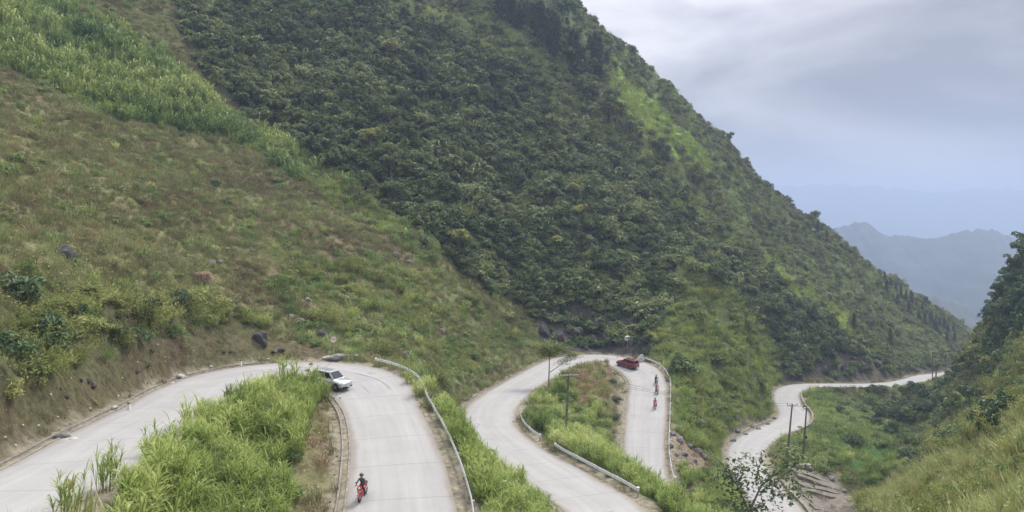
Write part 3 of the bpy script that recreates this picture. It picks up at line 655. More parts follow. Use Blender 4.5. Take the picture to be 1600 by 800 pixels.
def tuft(seed, nb=46, h=.75, spread=.42, w_=.03, droop=(.3, 1.3), leafy=30):
    rg_ = np.random.default_rng(seed); G = Geo()
    for k in range(nb):
        a = rg_.uniform(0, 6.28); q = spread * math.sqrt(rg_.uniform(0, 1))
        blade(G, (math.cos(a) * q, math.sin(a) * q, -.08), a + rg_.uniform(-1, 1), rg_.uniform(.05, .5), h * rg_.uniform(.5, 1.2), w_ * rg_.uniform(.6, 1.5), rg_.uniform(*droop), rg_, 2, rg_.uniform(0, 1))
    if leafy:
        pos = rg_.normal(size=(leafy, 3)) * np.array([spread * .8, spread * .8, h * .22]) + np.array([0, 0, h * .3]); nr = unit(rg_.normal(size=(leafy, 3)) + np.array([0, 0, 1.]))
        V, Fq = leaf_quads(pos, nr, .06 * rg_.uniform(.6, 1.6, leafy), .5, rg_); G.add(V, Fq, np.repeat(rg_.uniform(0, 1, leafy), 4))
    return G
def maize(seed, nst=4):
    rg_ = np.random.default_rng(seed); G = Geo()
    for k in range(nst):
        b0 = np.array([rg_.uniform(-.5, .5), rg_.uniform(-.5, .5), -.1]); top = b0 + np.array([rg_.uniform(-.12, .12), rg_.uniform(-.12, .12), rg_.uniform(1.3, 2.0)])
        tube(G, b0, top, .03, .012, 3, .3)
        for j in range(9): blade(G, b0 + (top - b0) * (.2 + .8 * j / 9), j * 2.6 + rg_.uniform(-.4, .4), rg_.uniform(.35, .7), rg_.uniform(.6, .95), .12, rg_.uniform(.9, 1.6), rg_, 3, rg_.uniform(0, 1))
    return G
def wispy(seed, nb=34, h=2.0):
    """arching leafy twigs: the feathery bushes over the road bank"""
    rg_ = np.random.default_rng(seed); G = Geo()
    for k in range(nb):
        a = rg_.uniform(0, 6.28); L = h * rg_.uniform(.6, 1.1); le = rg_.uniform(.1, .9); dr = rg_.uniform(.3, 1.1)
        seg = 10; t_ = np.linspace(0, 1, seg); th = le + dr * t_; q = rg_.uniform(0, .4)
        xs = q + np.concatenate([[0], np.cumsum(np.sin(th[:-1]) * L / seg)]); zs = np.concatenate([[0], np.cumsum(np.cos(th[:-1]) * L / seg)])
        c = np.stack([np.cos(a) * xs, np.sin(a) * xs, zs], 1); st = rg_.uniform(0, .5)
        tube(G, c[0], c[4], .02, .01, 3, .1)
        pos = np.repeat(c[2:], 4, 0) + rg_.normal(size=(len(c[2:]) * 4, 3)) * .10; nr = unit(rg_.normal(size=(len(pos), 3)) * .8 + np.array([0, 0, 1.]))
        V, Fq = leaf_quads(pos, nr, .10 * rg_.uniform(.6, 1.4, len(pos)), .3, rg_); G.add(V, Fq, np.repeat(np.clip(st + rg_.uniform(0, .5, len(pos)), 0, 1), 4))
    return G

LM = {
 'forest': leaf_mat('dark forest leaves', [(.027,.050,.018),(.066,.104,.035),(.122,.165,.055),(.24,.268,.11)], .22, .07),
 'heath': leaf_mat('dry heath growth', [(.12,.09,.052),(.20,.165,.09),(.20,.215,.085),(.31,.32,.14)], .25, .10, amp=.5),
 'cane': leaf_mat('tall fresh grass blades', [(.085,.125,.032),(.18,.25,.055),(.31,.385,.10),(.50,.53,.22)], .38, .16),
 'field': leaf_mat('green valley cover', [(.075,.115,.04),(.14,.20,.06),(.21,.28,.09),(.31,.37,.16)], .3, .08),
 'corn': leaf_mat('maize leaves', [(.055,.11,.032),(.12,.195,.05),(.23,.30,.08),(.42,.45,.17)], .3, .06),
 'bright': leaf_mat('bright meadow', [(.18,.23,.05),(.26,.33,.07),(.36,.42,.10)], .3, .08),
 'gold': leaf_mat('straw coloured grass', [(.17,.16,.065),(.26,.25,.10),(.28,.32,.10),(.40,.41,.19)], .3, .14, amp=.5),
 'hedge': leaf_mat('bank shrubs', [(.07,.09,.028),(.14,.17,.045),(.24,.265,.07),(.38,.38,.15)], .3, .22),
 'ridge': leaf_mat('ridge scrub', [(.075,.085,.038),(.12,.13,.055),(.16,.18,.065),(.22,.25,.09)], .25, .05),
 'darkwood': leaf_mat('dark broad leaves', [(.021,.045,.021),(.042,.080,.035),(.072,.120,.048),(.120,.168,.072)], .2, .12),
 'dry': leaf_mat('dead stalks', [(.176,.110,.066),(.275,.187,.110),(.363,.275,.176)], .2, .3),
 'pine': leaf_mat('pine needles', [(.03,.045,.022),(.055,.078,.036),(.09,.11,.05)], .1, .2),
}
LIB = {}
def lib(name, makers, mat):
    col_ = bpy.data.collections.new('plants ' + name); LIB[name] = (col_, [])
    for k, G in enumerate(makers):
        me = G.mesh(name); me.materials.append(LM[mat]); o = bpy.data.objects.new('%s_%02d' % (name, k), me); col_.objects.link(o); LIB[name][1].append(me)
lib('forest_bush', [bush(s, 460, .15, 8) for s in (1, 2, 3, 4)] + [bush(9, 300, .22, 6, .35)], 'forest')
lib('heath_tuft', [tuft(s) for s in (11, 12, 13, 14)], 'heath')
lib('heath_bush', [bush(s, 300, .10, 6) for s in (15, 16)], 'heath')
lib('tall_grass', [cane_clump(s) for s in (21, 22, 23, 24)], 'cane')
lib('field_plant', [bush(s, 200, .17, 6, .3, .6) for s in (31, 32)] + [tuft(s, 60, 1.1, .6, .05, leafy=40) for s in (33, 34)], 'field')
lib('maize', [maize(s) for s in (41, 42, 43)], 'corn')
lib('meadow', [tuft(s, 50, .7, .6, .05, leafy=40) for s in (51, 52)], 'bright')
lib('straw_grass', [tuft(s, 44, 1.15, .45, .045, (.2, 1.4), 16) for s in (61, 62, 63)], 'gold')
lib('bank_shrub', [wispy(s) for s in (71, 72)] + [bush(s, 420, .10, 8) for s in (73, 74)], 'hedge')
lib('ridge_scrub', [bush(s, 240, .17, 6) for s in (81, 82)] + [tuft(83, 50, 1.0, .6, .05, leafy=40)], 'ridge')
lib('dark_bush', [bush(s, 520, .12, 9, .4) for s in (91, 92, 93)], 'darkwood')
lib('dead_stalks', [tuft(s, 50, .8, .5, .03, (.6, 1.8), 10) for s in (95, 96)], 'dry')

# cell areas, normals of the terrain
dXt, dXr = np.gradient(GX); dYt, dYr = np.gradient(GY); dZt, dZr = np.gradient(GZ)
nx = dYt * dZr - dZt * dYr; ny = dZt * dXr - dXt * dZr; nz_ = dXt * dYr - dYt * dXr
AREA = np.sqrt(nx ** 2 + ny ** 2 + nz_ ** 2); sg = np.sign(nz_)
NX, NY, NZ = nx / AREA * sg, ny / AREA * sg, nz_ / AREA * sg
FACE = -(NX * GX + NY * GY + NZ * GZ) / np.sqrt(GX ** 2 + GY ** 2 + GZ ** 2)
PXg = CX + F * GX / GY; PYg = HY - F * GZ / GY
VIS = (PXg > -70) & (PXg < 1680) & (PYg < 1010) & (PYg > -60) & (FACE > -.22) & (GY > 8)
# drop ground well hidden behind nearer ground (a margin is kept for other viewpoints)
ang = GZ / rg; mxa = np.maximum.accumulate(ang, axis=1)
VIS &= (mxa - ang) < .05

def gn_scatter(name, libname, x, y, z, scl, rot, label, cat):
    me = bpy.data.meshes.new(name); me.vertices.add(len(x)); me.vertices.foreach_set('co', np.stack([x, y, z], 1).astype(np.float32).ravel())
    attr(me, 'scl', scl, 'FLOAT_VECTOR'); attr(me, 'rot', rot, 'FLOAT_VECTOR'); attr(me, 'pick', rng.integers(0, 1000, len(x)), 'INT')
    o = link(name, me); ng = bpy.data.node_groups.new(name, 'GeometryNodeTree')
    ng.interface.new_socket('Geometry', in_out='INPUT', socket_type='NodeSocketGeometry'); ng.interface.new_socket('Geometry', in_out='OUTPUT', socket_type='NodeSocketGeometry')
    gi = ng.nodes.new('NodeGroupInput'); go = ng.nodes.new('NodeGroupOutput'); ip = ng.nodes.new('GeometryNodeInstanceOnPoints'); ci = ng.nodes.new('GeometryNodeCollectionInfo')
    ci.inputs['Collection'].default_value = LIB[libname][0]; ci.inputs['Separate Children'].default_value = True; ci.inputs['Reset Children'].default_value = True
    ip.inputs['Pick Instance'].default_value = True
    def at(nm, ty):
        q = ng.nodes.new('GeometryNodeInputNamedAttribute'); q.data_type = ty; q.inputs['Name'].default_value = nm; return q.outputs['Attribute']
    L_ = ng.links.new
    L_(gi.outputs[0], ip.inputs['Points']); L_(ci.outputs[0], ip.inputs['Instance']); L_(at('pick', 'INT'), ip.inputs['Instance Index'])
    er = ng.nodes.new('FunctionNodeEulerToRotation'); L_(at('rot', 'FLOAT_VECTOR'), er.inputs[0]); L_(er.outputs[0], ip.inputs['Rotation'])
    L_(at('scl', 'FLOAT_VECTOR'), ip.inputs['Scale']); L_(ip.outputs[0], go.inputs[0])
    md = o.modifiers.new('scatter', 'NODES'); md.node_group = ng
    return tag(o, label, cat, kind='stuff')
def scatter(name, libname, dens, smin, smax, label, cat, sink=.05, tilt=.35, minoff=1.2, clump=0.0, seed=0, cscale=4.0, hscale=1.0):
    """dens: zone name -> plants per square metre (0 = open slope); optional (density, lo, hi) distance limits"""
    D_ = np.zeros(GX.shape)
    for k, d in dens.items():
        D_[GZONE == (0 if k == 0 else ZI[k])] = d
    if clump: D_ = D_ * np.clip(1 + clump * 3.2 * fbm(GX / cscale, GY / cscale, 3, 100 + seed), 0, 3.5)
    D_ = np.where(VIS & (off > minoff), D_ * AREA, 0)
    cnt = rng.poisson(D_); ti, ri = np.nonzero(cnt); rep = cnt[ti, ri]; ti = np.repeat(ti, rep); ri = np.repeat(ri, rep)
    th = TH[ti] + (rng.uniform(-.5, .5, len(ti))) * (TH[1] - TH[0]); rr = RR[ri] * np.exp(rng.uniform(-.5, .5, len(ti)) * math.log(RR[1] / RR[0]))
    x = np.sin(th) * rr; y = np.cos(th) * rr; z = ground_z(x, y)
    s = rng.uniform(smin, smax, len(x)) * rng.choice([.8, 1, 1.25], len(x)); z = z - sink * s
    rot = np.stack([-NY[ti, ri] * tilt, NX[ti, ri] * tilt, rng.uniform(0, 6.28, len(x))], 1)
    sc3 = np.stack([s, s, s * rng.uniform(.8, 1.2, len(x)) * hscale], 1)
    print('SCATTER', name, len(x))
    return gn_scatter(name, libname, x, y, z, sc3, rot, label, cat)

scatter('forest_undergrowth', 'forest_bush', {'forest': .30, 'palestreak': .07, 'corntail': .01, 'pinewood': .12, 'spur': .015, 'cliff': .09, 'cliff2': .12, 'gully': .03, 'ridge': .015}, 0.8, 2.6, 'dense dark green forest covering the middle of the mountainside', 'forest', clump=.5, seed=1, tilt=.5, cscale=7, minoff=3.2)
scatter('heath', 'heath_tuft', {0: 2.0, 'corntail': 1.2, 'greenslope': 1.3, 'bank3': .9, 'bank': .12, 'bank2': .4, 'bank4': .4, 'hedge': .5, 'drypatch': .5, 'ridge': .12, 'midhill': .5, 'gully': .35, 'tall4': .3, 'cliff3': .1}, .7, 1.3, 'brownish dry heath and short weeds on the open slope', 'heath', clump=.5, seed=2, minoff=.7)
scatter('low_shrubs', 'heath_bush', {0: .10, 'bank3': .12, 'midhill': .12, 'gully': .06, 'corn': .02}, .5, 1.1, 'low olive and brown shrubs dotted over the dry slope', 'shrubs', clump=1, seed=3, minoff=1.6)
scatter('green_weeds', 'field_plant', {0: .11, 'palestreak': .12, 'corntail': .5, 'greenslope': .42, 'tall1': .3, 'tall2': .3, 'tall3': .3,  'bank3': .12, 'spur': .45, 'field': .75, 'gold': .12,  'gully': .16, 'midhill': .10, 'tall4': .35, 'hedge': .05, 'corn': .14, 'bright': .05, 'ridge': .03}, .6, 1.3, 'fresh green leafy weeds covering the slopes and the lower field', 'weeds', clump=.9, seed=4, minoff=1.4)
scatter('tall_grass', 'tall_grass', {'tall1': 1.8, 'tall2': 1.6, 'tall3': 1.5, 'tall4': .6, 'greenslope': .03, 'spur': .05, 'field': .03, 'hedge': .03, 0: .006}, 0.5, 0.92, 'tall bright green elephant grass growing on the banks between the roads', 'grass', clump=.35, seed=5, minoff=1.7, tilt=.15)
scatter('maize_field', 'maize', {'corn': .8, 'corntail': .06}, .85, 1.2, 'green maize planted in a band up the left slope', 'maize', clump=.7, seed=6, tilt=.1, cscale=7)
scatter('bright_meadow', 'meadow', {'palestreak': .35, 'corntail': .25, 'bright': .7, 'bright2': .7, 'corn': .2, 'spur': .35, 'ridge': .12, 'pinewood': .1, 'field': .2, 'forest': .03}, .9, 1.7, 'bright yellow green meadow strips high on the ridge', 'meadow', clump=.5, seed=7)
scatter('straw_grass', 'straw_grass', {'gold': 2.0, 'midhill': .35, 'drypatch': .3, 'gully': .12}, 0.5, 1.25, 'straw coloured grass on the near slope at the right', 'grass', clump=.7, seed=8, cscale=3)
scatter('bank_shrubs', 'bank_shrub', {'hedge': .22, 'midhill': .15, 'greenslope': .045, 'forest': .03, 'tall1': .02, 'gold': .012, 'spur': .05}, .8, 1.5, 'feathery green shrubs hanging over the cut bank and right hill', 'shrubs', clump=.6, seed=9, minoff=2.8)
scatter('ridge_scrub', 'ridge_scrub', {'ridge': .22, 'palestreak': .16, 'pinewood': .1, 'bright2': .03, 'bright': .02, 'forest': .07, 'cliff2': .02}, .9, 1.9, 'olive scrub on the outer ridge of the mountain', 'scrub', clump=.9, seed=10, cscale=9)
scatter('dark_thicket', 'dark_bush', {'darkwood': .34, 'midhill': .05, 'cliff': .03, 'hedge': .02, 'gully': .04}, 1.0, 2.2, 'dark leafy thicket on the steep hill at the right edge', 'thicket', clump=.4, seed=11, tilt=.5)
scatter('dead_stalks', 'dead_stalks', {'drypatch': 1.2, 'tall1': .2, 'tall2': .2, 'tall3': .15, 'greenslope': .12, 'bank2': .12, 'rubble': .1, 0: .05, 'channel': .05}, .7, 1.2, 'dead pinkish brown stalks on the mound inside the second bend', 'dead plants', clump=.5, seed=12)

scatter('verge_grass', 'tall_grass', {'tall1': .7}, .55, .95, 'larger arching grass along the inner edge of the upper road', 'grass', clump=.3, seed=31, minoff=.45, tilt=.15)

# ------------------------------------------------------------------ mesh builder for made things
class MB:
    def __init__(s): s.bm = bmesh.new()
    def box(s, c, size, rot=None, taper=None, bevel=0.0):
        r_ = bmesh.ops.create_cube(s.bm, size=1.0); vs_ = r_['verts']
        for v in vs_:
            x, y, z = v.co.x * size[0], v.co.y * size[1], v.co.z * size[2]
            if taper and v.co.z > 0: x *= taper[0]; y *= taper[1]
            v.co = Vector((x, y, z))
        if bevel:
            ed = list({e for v in vs_ for e in v.link_edges}); q = bmesh.ops.bevel(s.bm, geom=ed, offset=bevel, segments=2, affect='EDGES'); vs_ = list({v for f in q['faces'] for v in f.verts} | {v for v in vs_ if v.is_valid})
            # bevel returns only new faces; collect the whole island
            seen = set(vs_); st = list(vs_)
            while st:
                v = st.pop()
                for e_ in v.link_edges:
                    o = e_.other_vert(v)
                    if o not in seen: seen.add(o); st.append(o)
            vs_ = list(seen)
        Mx = Matrix.Translation(Vector(c)) @ (rot.to_matrix().to_4x4() if rot else Matrix())
        bmesh.ops.transform(s.bm, matrix=Mx, verts=vs_); return s
    def tube(s, pts_, r, seg=8, cap=True):
        pts_ = [Vector(p) for p in pts_]; r = r if isinstance(r, (list, tuple)) else [r] * len(pts_); rings = []; up0 = None
        for i, p in enumerate(pts_):
            d = (pts_[min(i + 1, len(pts_) - 1)] - pts_[max(i - 1, 0)]).normalized()
            h = Vector((0, 0, 1)) if abs(d.z) < .95 else Vector((1, 0, 0)); u = d.cross(h).normalized()
            if up0 is not None and u.dot(up0) < 0: u = -u
            up0 = u; v = d.cross(u)
            rings.append([s.bm.verts.new(p + (u * math.cos(6.2832 * k / seg) + v * math.sin(6.2832 * k / seg)) * r[i]) for k in range(seg)])
        for a, b_ in zip(rings, rings[1:]):
            for k in range(seg): s.bm.faces.new((a[k], a[(k + 1) % seg], b_[(k + 1) % seg], b_[k]))
        if cap: s.bm.faces.new(rings[0][::-1]); s.bm.faces.new(rings[-1])
        return s
    def loft(s, secs, cap=True):
        rings = [[s.bm.verts.new(Vector(p)) for p in sec] for sec in secs]; n_ = len(rings[0])
        for a, b_ in zip(rings, rings[1:]):
            for k in range(n_): s.bm.faces.new((a[k], a[(k + 1) % n_], b_[(k + 1) % n_], b_[k]))
        if cap: s.bm.faces.new(rings[0][::-1]); s.bm.faces.new(rings[-1])
        return s
    def torus(s, c, R_, r, axis='Y', seg=20, sub=8):
        rings = []
        for i in range(seg):
            a = 6.28318 * i / seg; ring = []
            for j in range(sub):
                b_ = 6.28318 * j / sub; q = R_ + r * math.cos(b_); h = r * math.sin(b_)
                p = Vector((q * math.cos(a), h, q * math.sin(a))) if axis == 'Y' else Vector((h, q * math.cos(a), q * math.sin(a)))
                ring.append(s.bm.verts.new(p + Vector(c)))
            rings.append(ring)
        for i in range(seg):
            a, b_ = rings[i], rings[(i + 1) % seg]
            for j in range(sub): s.bm.faces.new((a[j], a[(j + 1) % sub], b_[(j + 1) % sub], b_[j]))
        return s
    def ball(s, c, r, sc=(1, 1, 1), sub=2):
        q = bmesh.ops.create_icosphere(s.bm, subdivisions=sub, radius=r)
        for v in q['verts']: v.co = Vector((v.co.x * sc[0], v.co.y * sc[1], v.co.z * sc[2])) + Vector(c)
        return s
    def poly(s, ps):
        s.bm.faces.new([s.bm.verts.new(Vector(p)) for p in ps]); return s
    def build(s, name, mat, parent=None, smooth=False, loc=None):
        bmesh.ops.recalc_face_normals(s.bm, faces=s.bm.faces)
        me = bpy.data.meshes.new(name); s.bm.to_mesh(me); s.bm.free()
        if smooth:
            me.polygons.foreach_set('use_smooth', [True] * len(me.polygons))
        o = link(name, me, mat, parent)
        if loc is not None: o.location = loc
        return o
def thing(name, loc, label, cat, group=None, rotz=0.0):
    o = bpy.data.objects.new(name, None); o.empty_display_size = .3; C.objects.link(o); o.location = loc; o.rotation_euler = (0, 0, rotz)
    return tag(o, label, cat, group)
def copy_tree(o, parent=None):
    c = o.copy(); C.objects.link(c)
    if parent is not None: c.parent = parent
    for ch in list(o.children): copy_tree(ch, c)
    return c
def road_at(i): return Vector(RD[i, :3])
def road_near(x, y, lo_=0, hi_=None):
    d = np.hypot(RD[lo_:hi_, 0] - x, RD[lo_:hi_, 1] - y); return lo_ + int(np.argmin(d))
def road_hit(px, py, i0=0, i1=None):
    """point of the road surface seen at a photo pixel, within a stretch of road"""
    pts_ = RD[i0:i1]; h = -pts_[:, 2]; D = h * F / (py - HY); X = (px - CX) / F * D
    k = int(np.argmin(np.hypot(pts_[:, 0] - X, pts_[:, 1] - D))); return Vector((X[k], D[k], pts_[k, 2] + .05)), i0 + k

M_steel = plain('galvanised steel', (.58, .60, .60), .45, .4, .12, 5)
M_post = plain('dull steel post', (.36, .37, .36), .55, .5, .2, 5)
M_rubber = plain('black rubber', (.018, .018, .019), .8)
M_rim = plain('light alloy', (.42, .43, .44), .35, .8)
M_glass = plain('dark car glass', (.012, .016, .018), .06, 0, .1, spec=.6)
M_black = plain('black plastic', (.02, .02, .022), .5)
M_chrome = plain('chrome', (.6, .6, .6), .15, 1)
M_lamp = plain('clear lamp glass', (.62, .64, .66), .12)
M_tail = plain('red lamp glass', (.32, .015, .012), .2)
M_rock = plain('grey limestone', (.15, .145, .135), .9, 0, .5, 2.2, .8)
M_rockd = plain('dark damp rock', (.055, .053, .052), .85, 0, .5, 2.2, .8)
M_rockm = plain('pale grey boulder stone', (.27, .265, .25), .9, 0, .3, 2.5, .6)
M_rockw = plain('pale broken stone', (.36, .34, .31), .9, 0, .25, 3, .5)
M_bark = plain('grey brown bark', (.12, .10, .08), .9, 0, .35, 8, .6)
M_pole = plain('weathered concrete pole', (.12, .115, .105), .85, 0, .25, 4, .3)
M_wood = plain('old wooden pole', (.10, .085, .07), .9, 0, .3, 5, .4)
M_white = plain('dirty white paint', (.62, .61, .58), .6, 0, .15, 5)
M_ins = plain('brown glazed insulator', (.10, .05, .035), .3)
def paint(name, col, metal=.3):
    m = plain(name, col, .28, metal, .05, 2); b = m.node_tree.nodes['Principled BSDF']; b.inputs['Coat Weight'].default_value = .8; b.inputs['Coat Roughness'].default_value = .08; return m
M_silver = paint('silver car paint', (.46, .475, .475), .5); M_red = paint('dark red car paint', (.15, .008, .013), .2)
M_bike = paint('bright red scooter plastic', (.48, .022, .035), 0)

# ------------------------------------------------------------------ guardrails
def guardrail(i0, i1, side, label, gap=.9, ends=True):
    st = 1 if i1 > i0 else -1
    ids = list(range(i0, i1, st)); hwS = (hwL if side > 0 else hwR)
    pts_ = [Vector((RD[i, 0] + nor[i, 0] * side * (hw[i] + gap), RD[i, 1] + nor[i, 1] * side * (hw[i] + gap), RD[i, 2])) for i in ids]
    outw = [Vector((nor[i, 0] * side, nor[i, 1] * side, 0)) for i in ids]
    base = pts_[0].copy(); root = thing('guardrail', base, label, 'guardrail', 'galvanised guardrails along the road')
    prof = [(0, .44), (-.045, .50), (-.045, .545), (0, .60), (-.045, .655), (-.045, .70), (0, .76)]
    m = MB(); secs = []
    for p, o in zip(pts_, outw):
        q = p - base; s1 = [q + o * a + Vector((0, 0, z)) for a, z in prof]; s2 = [q + o * (a + .02) + Vector((0, 0, z)) for a, z in reversed(prof)]; secs.append(s1 + s2)
    m.loft(secs); m.build('rail', M_steel, root)
    d = 0; last = -9
    for k in range(len(pts_)):
        if k: d += (pts_[k] - pts_[k - 1]).length
        if d - last >= 3.6 or k == len(pts_) - 1:
            last = d; q = pts_[k] - base + outw[k] * .10; g = min(-.2, float(ground_z(pts_[k].x, pts_[k].y)[0]) - pts_[k].z - .3)
            a = MB(); a.box((q.x, q.y, q.z + (.72 + g) / 2), (.14, .14, .72 - g)); a.box(tuple(q - outw[k] * .06 + Vector((0, 0, .60))), (.10, .10, .2)); a.build('post', M_post, root)
    for k, o in ((0, outw[0]), (-1, outw[-1])):
        q = pts_[k] - base; a = MB(); a.tube([q + Vector((0, 0, .44)) + o * .12, q + Vector((0, 0, .76)) + o * .12], .13, 12); a.build('end_cap', M_steel, root)
    return root
RC_ = [arc_of(i) for i in range(len(RC))]
def idx_y(y, a, b_): 
    r_ = range(RC_[a], RC_[b_]); return min(r_, key=lambda i: abs(RD[i, 1] - y))
i_st = min(range(RC_[8], RC_[10]), key=lambda i: abs(CX + F * (RD[i, 0] + nor[i, 0] * (hw[i] + .95)) / (RD[i, 1] + nor[i, 1] * (hw[i] + .95)) - 588))
guardrail(i_st, RC_[14] + 6, 1, 'long curved guardrail around the outside of the first hairpin bend', .95)
guardrail(idx_y(61, 19, 24), idx_y(77.5, 19, 24), -1, 'straight guardrail below the utility pole, beside the middle road', .75)
guardrail(idx_y(80.5, 19, 26), idx_y(95, 19, 26), -1, 'short bent guardrail at the inside of the middle road curve', .75)
guardrail(RC_[31] - 2, RC_[35] + 12, 1, 'far guardrail on the outer edge of the second hairpin, by the motorcyclists', .6)

# ------------------------------------------------------------------ walls, parapets
def road_wall(i0, i1, side, gap, th, top, bot, name, label, mat=M_conc, cat='wall', group=None, seed=1):
    base = Vector((RD[i0, 0], RD[i0, 1], RD[i0, 2])); secs = []
    for i in range(i0, i1):
        o = Vector((nor[i, 0] * side, nor[i, 1] * side, 0)); q = road_at(i) - base + o * (hw[i] + gap); j = (vnoise(np.array([i * .37]), np.array([seed * 1.]), seed)[0] - .5) * .08
        secs.append([q + Vector((0, 0, bot)), q + Vector((0, 0, top + j - .03)), q + o * .03 + Vector((0, 0, top + j)), q + o * (th - .03) + Vector((0, 0, top + j)), q + o * th + Vector((0, 0, top + j - .03)), q + o * th + Vector((0, 0, bot))])
    o = MB().loft(secs).build(name, mat); o.location = base; return tag(o, label, cat, group)
road_wall(RC_[41] + 2, RC_[44] - 8, -1, .35, .45, .35, -2.0, 'roadside_wall', 'grey concrete wall between the lowest road and the stone terraces')
road_wall(RC_[48] - 6, RC_[51], -1, .35, .35, .45, -1.2, 'kerb_wall', 'low concrete kerb wall around the inside of the far lower bend')
road_wall(RC_[52], RC_[55] + 8, -1, .25, .5, -.02, -3.4, 'retaining_wall', 'rough stone retaining wall holding up the far level stretch of road', M_rock)
for k, i in enumerate(range(RC_[52] + 2, RC_[55] + 4, 8)):
    road_wall(i, i + 5, -1, .3, .35, .5, -.03, 'parapet_block', 'pale parapet block in the row along the far level stretch of road', M_white, 'parapet block', 'parapet blocks on the far road', seed=k)

# stone terraces below the lowest road
tb = Vector((38.5, 103, 0)); tb.z = float(ground_z(tb.x, tb.y)[0]); st_ = thing('stone_terrace', tb, 'broken stone terraces stepping away beside the lowest road, below the two poles', 'terrace')
M_slab = plain('weathered paving stone', (.135, .12, .10), .9, 0, .35, 1.4, .6)
for k in range(9):
    y = 97 + k * 2.1; x0 = 38.6 + k * .42 + (k % 2) * .5; L = 5.6 + (k % 3) * 1.1; nseg = 9; secs = []
    for j in range(nseg):
        x = x0 + L * j / (nseg - 1); yy = y + fbm(np.array([x * .4]), np.array([k * 7.]), 3, 5)[0] * 1.6; z = float(ground_z(x, yy)[0])
        tt = .16 + fbm(np.array([x * .8]), np.array([k * 3.]), 2, 6)[0] * .25; dd = 2.0 + fbm(np.array([x * .5]), np.array([k * 5.]), 2, 8)[0] * 1.2
        secs.append([Vector((x, yy - dd / 2, z - .4)) - tb, Vector((x, yy - dd / 2, z + tt)) - tb, Vector((x, yy + dd / 2, z + tt + .02)) - tb, Vector((x, yy + dd / 2, z - .3)) - tb])
    MB().loft(secs).build('step', M_slab, st_)
p = hit(1248, 731) or Vector((42, 111, -38)); beam = MB().box((0, 0, .3), (4.2, .7, .5), Euler((.08, .06, .2)), bevel=.05).build('fallen_slab', M_conc); beam.location = p; tag(beam, 'dark concrete slab lying at the feet of the two lower poles', 'slab')

# ------------------------------------------------------------------ rocks
def rock_mesh(seed, sub=3, sharp=.55):
    bm_ = bmesh.new(); bmesh.ops.create_icosphere(bm_, subdivisions=sub, radius=1.0); r_ = random.Random(seed)
    pl = [(Vector((r_.gauss(0, 1), r_.gauss(0, 1), r_.gauss(0, .7))).normalized(), r_.uniform(.55, .9)) for _ in range(9)]
    for v in bm_.verts:
        d = v.co.normalized(); s = 1.0
        for n_, h in pl:
            q = d.dot(n_)
            if q > 0: s = min(s, h / q)
        x = np.array([d.x * 2.1 + seed]); y = np.array([d.y * 2.1 + d.z * 1.7]); s *= 1 + fbm(x, y, 3, seed)[0] * .35
        v.co = d * s
    me = bpy.data.meshes.new('rock'); bm_.to_mesh(me); bm_.free(); return me
RM = {id(m): [rock_mesh(s) for s in (1, 2, 3, 4)] for m in (M_rock,)}
def rocks_for(mat, seeds): 
    out = []
    for s in seeds:
        me = rock_mesh(s); me.materials.append(mat); out.append(me)
    return out
RKG, RKD, RKW = rocks_for(M_rock, (1, 2, 3)), rocks_for(M_rockd, (4, 5, 6)), rocks_for(M_rockw, (7, 8)); RKM = rocks_for(M_rockm, (9,))
def boulder(px, py, wpx, lib_, label, group=None, sc=(1, 1, .75), name='boulder', cat='rock', p=None, rz=None, k=None):
    p = p if p is not None else hit(px, py)
    if p is None: return None
    r_ = wpx / F * p.y / 2 / .8; me = lib_[(random.randrange(len(lib_)) if k is None else k) % len(lib_)]
    o = bpy.data.objects.new(name, me); C.objects.link(o); o.location = p + Vector((0, 0, r_ * sc[2] * .35)); o.scale = (r_ * sc[0], r_ * sc[1], r_ * sc[2]); o.rotation_euler = (random.uniform(-.2, .2), random.uniform(-.2, .2), random.uniform(0, 6.28) if rz is None else rz)
    return tag(o, label, cat, group)
boulder(102, 403, 34, RKD, 'large dark boulder on the open slope at far left', sc=(1, .8, .8))
boulder(408, 538, 27, RKD, 'dark slanted boulder on the earth bank above the first bend', sc=(1.1, .7, .8))
boulder(1001, 566, 15, RKM, 'pale round boulder beside the second hairpin, near the guardrail end', sc=(.9, .8, 1.0))
boulder(505, 527, 20, RKD, 'dark rock just above the round road sign', sc=(1.2, .8, .7))
boulder(537, 562, 26, RKG, 'flat grey slab of rock right of the round road sign', sc=(1.5, .7, .4))
boulder(513, 563, 14, RKW, 'small pale rock left of the round road sign', sc=(1.2, .8, .6))
boulder(556, 561, 11, RKW, 'pale stone at the right end of the grey slab', sc=(.8, .8, .9))
boulder(283, 592, 13, RKW, 'white stone at the road edge halfway along the earth bank', sc=(1, .8, .8))
boulder(112, 690, 15, RKW, 'pale broken stone in the ditch of the upper road', sc=(1.5, .8, .5))
boulder(96, 686, 16, RKG, 'grey rubble lump in the ditch beside the pale broken stone', sc=(1.3, .8, .6))
boulder(178, 640, 10, RKW, 'small pale rock left of the white marker stone', sc=(1, 1, .8))
for px, py, s in [(145,608,12),(138,600,9),(126,598,8),(104,624,9),(230,575,10),(214,582,8),(237,553,9),(440,550,10),(428,552,7),(350,552,7),(360,553,6)]:
    boulder(px, py, s, RKD, 'dark rock sticking out of the brown earth bank', 'rocks in the earth bank')
